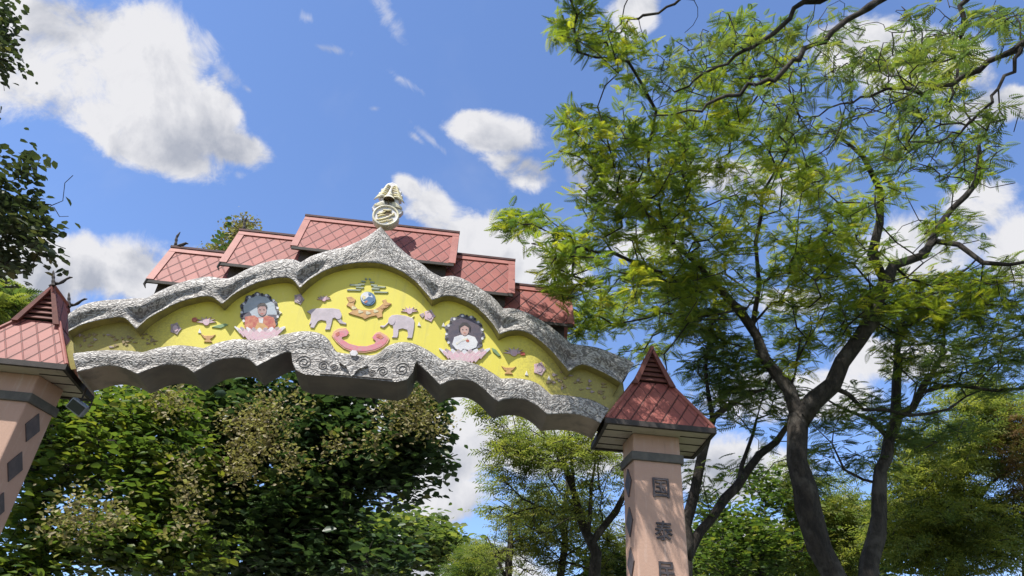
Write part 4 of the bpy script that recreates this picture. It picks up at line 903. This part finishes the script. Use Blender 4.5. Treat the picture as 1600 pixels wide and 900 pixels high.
# broad leaved trees behind the arch, left half
TAN1 = [(385,695,15,70,55,.8,26),(160,790,13.6,55,40,.6,20),(270,640,15,60,24,.6,10),(300,770,14,50,40,.6,10),(330,600,15.6,90,16,.6,8)]
tree('broad_leaf_tree', 'yellowish broad leaved tree with tan flower heads behind the left pillar', 'tree', [
  ([('w', -5.6, 14.6, 0), (50,870,14.6), (60,790,14.6), (110,740,14.4)], [.22,.18,.14,.08]),
  ([(60,790,14.6), (50,720,14.6), (90,650,14.6)], [.11,.09,.03]),
  ([(110,740,14.4), (180,690,14.4), (260,640,14.6)], [.06,.05,.02]),
 ], [(110,700,14.6,110,70,1.6,190),(200,640,15,130,45,1.6,170),(120,820,14,130,70,1.4,210),(240,730,14.6,110,80,1.4,190),(40,600,15.4,90,50,1.2,80),(260,860,14.2,110,60,1.2,170),(20,900,14,90,60,1.2,110)],
 'broad', 'yellow', size=(.11, .26), per=13, spread=.3, seed=21, wig=.14, extra=[(140,795,12.6,34,20,.3,12),(290,775,12.8,14,30,.3,7),(250,622,13.4,46,8,.3,6)], maxr=.05, holes=.42, group='broad leaved trees behind the arch')
tree('broad_leaf_tree', 'tall dark broad leaved tree behind the arch whose tan flowering top shows above the roofs', 'tree', [
  ([('w', -6.4, 17.4, 0), (330,900,17.4), (345,780,17.4), (370,640,17.2), (375,500,17), (380,400,17)], [.26,.22,.18,.14,.09,.03]),
  ([(345,780,17.4), (420,700,17), (500,640,17)], [.09,.06,.02]),
 ], [(380,650,17,110,70,1.8,240),(330,760,17,120,90,1.8,230),(380,520,17.4,120,60,1.4,130),(382,388,17,16,30,.5,16),(340,408,17,16,18,.5,7),(470,760,16.8,110,100,1.6,230),(420,870,16.6,140,60,1.4,180),(300,610,17,100,40,1.4,110)],
 'broad', 'teak', size=(.14, .34), per=14, spread=.38, seed=22, wig=.14, extra=[(400,680,14.6,32,24,.4,20),(385,725,14.4,18,16,.3,8),(381,364,16.6,11,13,.3,26),(335,392,16.6,14,6,.3,7),(455,720,14.6,12,18,.3,5),(420,640,15,30,20,.3,8)], maxr=.05, holes=.42, group='broad leaved trees behind the arch')
tree('broad_leaf_tree', 'dark broad leaved tree with ragged drooping edge, under the middle of the arch', 'tree', [
  ([('w', -2.9, 16.4, 0), (500,900,16.4), (520,800,16.4), (560,700,16.4), (590,640,16.4)], [.24,.2,.16,.10,.05]),
  ([(560,700,16.4), (640,680,16.2), (680,650,16.2)], [.07,.05,.02]),
 ], [(560,650,16.4,120,50,1.2,150),(640,680,16.4,66,60,.9,90),(520,730,16.4,110,80,1.4,200),(600,750,16.2,70,55,.9,75),(668,620,16.4,32,30,.6,22),(480,830,16.2,120,80,1.4,200),(550,600,16.6,120,30,1.2,80),(690,720,16.3,12,40,.4,8),(590,860,15.6,60,40,.8,40)],
 'broad', 'teak', size=(.14, .32), per=12, spread=.32, seed=23, wig=.14, extra=[(665,650,15,18,20,.3,11),(620,640,15.2,30,14,.3,6),(655,620,15.2,20,10,.3,8),(545,690,15,26,14,.3,5)], holes=.42, tintbias=-.1, maxr=.05, group='broad leaved trees behind the arch')
# far round tree down the road
tree('rain_tree', 'distant dome shaped tree down the road under the arch', 'tree', [
  ([('w', -6.2, 42, 0), (585,940,42), (600,880,42)], [.5,.42,.3]),
  ([(600,880,42), (650,850,42), (690,850,41)], [.25,.16,.06]), ([(600,880,42), (540,850,42)], [.25,.08]),
 ], [(600,845,42,105,36,5,400),(660,845,41,62,26,3,150),(560,890,41,90,30,4,180),(520,860,42,60,36,4,120),(680,880,42,20,16,2,10)],
 'broad', 'mid', size=(.30, .55), per=15, spread=.9, seed=24, step=1.0, wig=.1, tip=.02, tintbias=-.35, maxr=.15)
# olive slender trees right of the sky gap
for k_, (lab, bx, dist, sd, limbs, blobs) in enumerate((
 ('slender olive tree with several dark stems left of the right pillar', 1.9, 19.5, 31,
  [([('w', 2.0, 19.5, 0), (925,920,19.5), (930,860,19.5), (912,815,19.5), (895,760,19.4), (872,690,19.2), (860,640,19)], [.22,.17,.15,.10,.08,.06,.02]),
   ([(930,850,19.5), (960,800,19.5), (985,760,19.4), (1000,700,19.2)], [.10,.08,.06,.02]), ([(920,830,19.5), (925,760,19.4), (930,690,19.2)], [.07,.05,.015]), ([(895,760,19.4), (890,700,19), (888,660,18.8)], [.05,.04,.015])],
  [(860,690,19.2,90,50,2,150),(812,700,19,64,45,1.6,60),(790,740,19,44,50,1.4,26),(900,640,19.2,90,30,1.6,70),(960,730,19.6,60,60,1.6,50),(790,640,18.8,60,30,1.2,32),(850,790,19.6,100,50,1.8,90),(752,632,18.6,20,10,.6,6)]),
 ('young olive tree with two thin upright trunks behind the arch', 0.4, 22, 32,
  [([('w', -.15, 22, 0), (790,920,22), (800,850,22), (800,780,22)], [.15,.12,.09,.03]), ([('w', .9, 22, 0), (880,910,22), (882,820,22), (885,740,22)], [.14,.11,.09,.03]), ([(790,900,22), (762,840,22)], [.06,.02])],
  [(815,800,22,66,60,2,110),(800,870,22,72,40,2,95),(880,840,22,90,60,2,110),(900,780,22,60,50,1.6,60),(960,860,22,60,50,1.6,60)]))):
    tree('slender_tree', lab, 'tree', limbs, blobs, 'spray', 'mid', 'bark' if k_ == 0 else 'barkpale', size=(.28, .46), per=6, spread=.30, seed=sd, step=.5, wig=.17, tip=.012, holes=.52, maxr=.05, tintbias=.1, group='slender olive trees behind the arch')
tree('rounded_tree', 'small rounded yellow green tree beyond the gap of sky', 'tree', [([('w', -1.9, 30, 0), (745,930,30), (748,880,30)], [.2,.15,.06])],
 [(750,875,30,34,30,1.6,120),(735,900,30,40,25,1.6,70)], 'spray', 'yellow', size=(.28, .45), per=12, spread=.5, seed=33, step=.6, maxr=.06)
# undergrowth and trees on the right, farther back
tree('bushy_tree', 'bright yellow green bushy tree low behind the right pillar', 'tree', [([('w', 5.6, 17, 0), (1180,930,17), (1190,850,17)], [.16,.12,.04])],
 [(1150,860,17,70,55,1.4,170),(1220,830,17.4,80,60,1.4,150),(1110,800,17.6,30,30,1,30),(1190,760,18,60,30,1.2,40)], 'broad', 'yellow', size=(.10, .2), per=11, spread=.3, seed=41, maxr=.04, holes=.42, tintbias=-.15)
tree('bushy_tree', 'round bright leafed tree between the two big trunks', 'tree', [([('w', 8.4, 18.6, 0), (1330,930,18.6), (1330,820,18.6)], [.16,.12,.04])],
 [(1310,790,18.6,70,60,1.6,160),(1290,870,18.4,90,50,1.4,140),(1240,760,18.8,50,50,1.2,60),(1370,850,18,40,60,1.2,50)], 'spray', 'mid', size=(.26, .42), per=9, spread=.34, seed=42, maxr=.04, holes=.42, tintbias=-.05)
tree('dense_tree', 'dense dark olive tree filling the lower right corner', 'tree', [([('w', 11.6, 16.6, 0), (1490,930,16.6), (1500,800,16.6), (1510,700,16.6)], [.24,.2,.13,.04]), ([(1500,800,16.6), (1430,740,16.6)], [.07,.02]), ([(1500,800,16.6), (1570,740,16.6)], [.07,.02])],
 [(1490,720,16.6,110,80,1.8,230),(1480,830,16.2,120,80,1.8,280),(1560,820,16,80,80,1.4,150),(1530,640,16.4,80,50,1.4,120),(1430,800,16.6,60,90,1.4,110),(1600,700,16.4,60,70,1.4,60)], 'spray', 'mid', size=(.26, .44), per=9, spread=.34, seed=43, tintbias=0, holes=.4, maxr=.05)
tree('dry_tree', 'rusty brown leaved tree at the right edge of the picture', 'tree', [([('w', 13.6, 17.6, 0), (1610,930,17.6), (1605,800,17.6), (1600,700,17.6)], [.2,.16,.1,.04])],
 [(1590,690,15.4,36,55,.8,44),(1600,770,15.6,34,50,.8,36),(1640,700,17.6,60,120,1,60)], 'spray', 'brown', size=(.2, .34), per=9, spread=.34, seed=44, maxr=.05)
tree('tall_hedge_tree', 'dark tree filling in low behind the grey trunk', 'tree', [([('w', 8.0, 22, 0), (1250,940,22), (1250,860,22)], [.2,.15,.05])],
 [(1180,870,22,160,50,2,170),(1350,860,22,150,60,2,170),(1060,880,23,60,50,1.6,60),(960,890,24,80,40,2,90)], 'broad', 'teak', size=(.2, .34), per=14, spread=.6, seed=45, step=.7, maxr=.06, tintbias=.1)
# near tree leaning in from the left, crown shade put into its leaf colour
tree('shaded_leaf_tree', 'near tree with leathery leaves in shade-dark colour leaning in from the left edge', 'tree', [
  ([('w', -6.6, 5.6, 0), ('w', -6.5, 5.6, 3.2), ('w', -6.3, 5.8, 5.6), ('w', -6.4, 6.0, 8.0)], [.2,.17,.13,.08]),
  ([('w', -6.3, 5.8, 5.6), (-80,330,6.2), (-10,310,6.3), (60,310,6.3)], [.07,.05,.03,.012]), ([(-80,330,6.2), (-10,400,6.4), (50,420,6.5)], [.03,.018,.008]), ([('w', -6.4, 6.0, 8.0), (-80,60,6.2), (-10,70,6.3)], [.05,.03,.01]),
 ], [(15,330,6.3,60,62,.35,36),(60,350,6.2,44,40,.3,15),(40,255,6.2,40,26,.25,6),(0,400,6.3,50,36,.3,16),(-10,50,6.2,36,60,.3,26),(15,95,6.2,24,12,.2,5),(70,395,6.3,16,8,.1,3),(-90,200,6.2,90,200,.8,90)],
 'broad', 'dark', size=(.07, .13), per=14, spread=.15, seed=51, step=.2, wig=.2, tip=.004, maxr=.03, bare=[(90,320,6.2,40,60,.3,9),(70,400,6.3,50,30,.3,6),(20,110,6.2,40,40,.3,6)])
tree('feathery_sapling', 'light green feathery tree at the left edge behind the left pillar roof', 'tree', [([('w', -9.2, 12.5, 0), ('w', -9.2, 12.5, 4.5), (-40,520,12.5), (10,470,12.5)], [.15,.12,.06,.02])],
 [(5,465,12.5,44,34,.8,46),(-60,480,12.5,70,70,1,70)], 'frond', 'featherdark', size=(.3, .5), per=7, spread=.25, seed=52, tintbias=.3, maxr=.04)

# ------------------------------------------------------------------ street lamp, house, parked van
lp = P(612, 843, 26); lamp = empty('street_lamp', (lp[0]-1.5, lp[1], 0), 0, 'white headed street lamp far down the road under the arch', 'street lamp')
b = MB(); b.tube([(0, 0, 0), (0, 0, lp[2]-.5), (.25, 0, lp[2]-.15), (1.2, 0, lp[2])], [.09, .06, .05, .035], 8); b.build('pole', M['steel'], lamp, smooth=True)
b = MB(); b.tube([(1.1, 0, lp[2]-.01), (1.25, 0, lp[2]), (1.6, 0, lp[2]+.07), (1.85, 0, lp[2]+.12)], [.03, .09, .11, .04], 10); b.build('lamp_head', M['white'], lamp, smooth=True)

hz = P(175, 893, 24)[2]; hx = P(178, 893, 24)[0]
ho = empty('small_house', (hx, 26, 0), 0, 'pale low house with a light sheet roof glimpsed behind the left trees', 'house')
b = MB(); b.box((-3, -2, 0), (3, 2, hz-1.0)); wl_ = b.build('wall', M['cream'], ho)
b = MB(); b.slab([(-.75, -2.5, hz-.9), (.75, -2.5, hz-.9), (.55, 0, hz), (-.55, 0, hz)], (0, -.02, .05)); b.slab([(3.3, -2.5, hz-1.1), (3.3, 0, hz-.3), (-3.3, 0, hz-.3), (-3.3, -2.5, hz-1.1)][::-1], (0, -.02, .05)); b.slab([(3.3, 2.5, hz-1.1), (-3.3, 2.5, hz-1.1), (-3.3, 0, hz-.3), (3.3, 0, hz-.3)][::-1], (0, .02, .05)); b.build('roof', M['sheet'], ho)
for x in (-1.6, 1.3):
    b = MB(); b.box((x-.5, -2.03, 1.0), (x+.5, -1.99, 2.1)); w_ = b.build('window', M['white'], ho)
    b = MB(); b.box((x-.42, -2.045, 1.08), (x+.42, -2.031, 2.02)); b.build('pane', M['glass'], w_)
b = MB(); b.box((-.3, -2.04, 0), (.5, -1.99, 2.0)); b.build('door', M['redwood'], ho)

# maroon minibus whose roof corner shows at the lower left
vt = P(20, 890, 4.4); top = vt[2]; vx = P(40, 896, 4.4)[0]
van = empty('parked_minibus', (vx-.95, 6.2, 0), R(3), 'maroon minibus parked beside the left pillar, only its roof corner in view', 'minibus')
prof = [(-2.3,.35),(-2.3,1.0),(-2.15,top-1.0),(-1.75,top-.1),(-1.6,top),(2.2,top),(2.45,top-.15),(2.5,.35)]     # side outline y,z
b = MB(); L_ = [(-.95, y, z) for y, z in prof]; Rr = [(.95, y, z) for y, z in prof]
b.quad(L_[::-1]); b.quad(Rr)
for i in range(len(prof)):
    j = (i+1) % len(prof); b.quad([L_[i], L_[j], Rr[j], Rr[i]])
body = b.build('body', M['maroon'], van, bevel=.08)
b = MB(); b.slab([(-.8, -2.262, 1.15), (.8, -2.262, 1.15), (.72, -1.86, top-.3), (-.72, -1.86, top-.3)], (0, -.01, .004)); b.build('windscreen', M['glass'], van)
for sx in (-1, 1):
    for (y0, y1) in ((-1.5, -.5), (-.4, .6), (.7, 1.7)):
        b = MB(); x = sx*.956; b.box((min(x, x-sx*.01), y0, 1.25), (max(x, x-sx*.01), y1, top-.3)); b.build('window', M['glass'], van)
    for y in (-1.5, 1.5):
        b = MB(); b.tube([(sx*.78, y, .34), (sx*.98, y, .34)], .34, 20); w_ = b.build('wheel', M['rubber'], van); b = MB(); b.tube([(sx*.97, y, .34), (sx*.99, y, .34)], .2, 16); b.build('rim', M['steel'], w_)
    b = MB(); b.tube([(sx*.68, -2.33, .8), (sx*.68, -2.28, .8)], .13, 14); b.build('headlight', M['white'], van)
for t_ in (.45,): pass

# nothing deeper than thing > part > sub-part
def _depth(o):
    d = 1
    while o.parent: o = o.parent; d += 1
    return d
for o in list(bpy.data.objects):
    while o.type == 'MESH' and _depth(o) > 3: o.parent = o.parent.parent
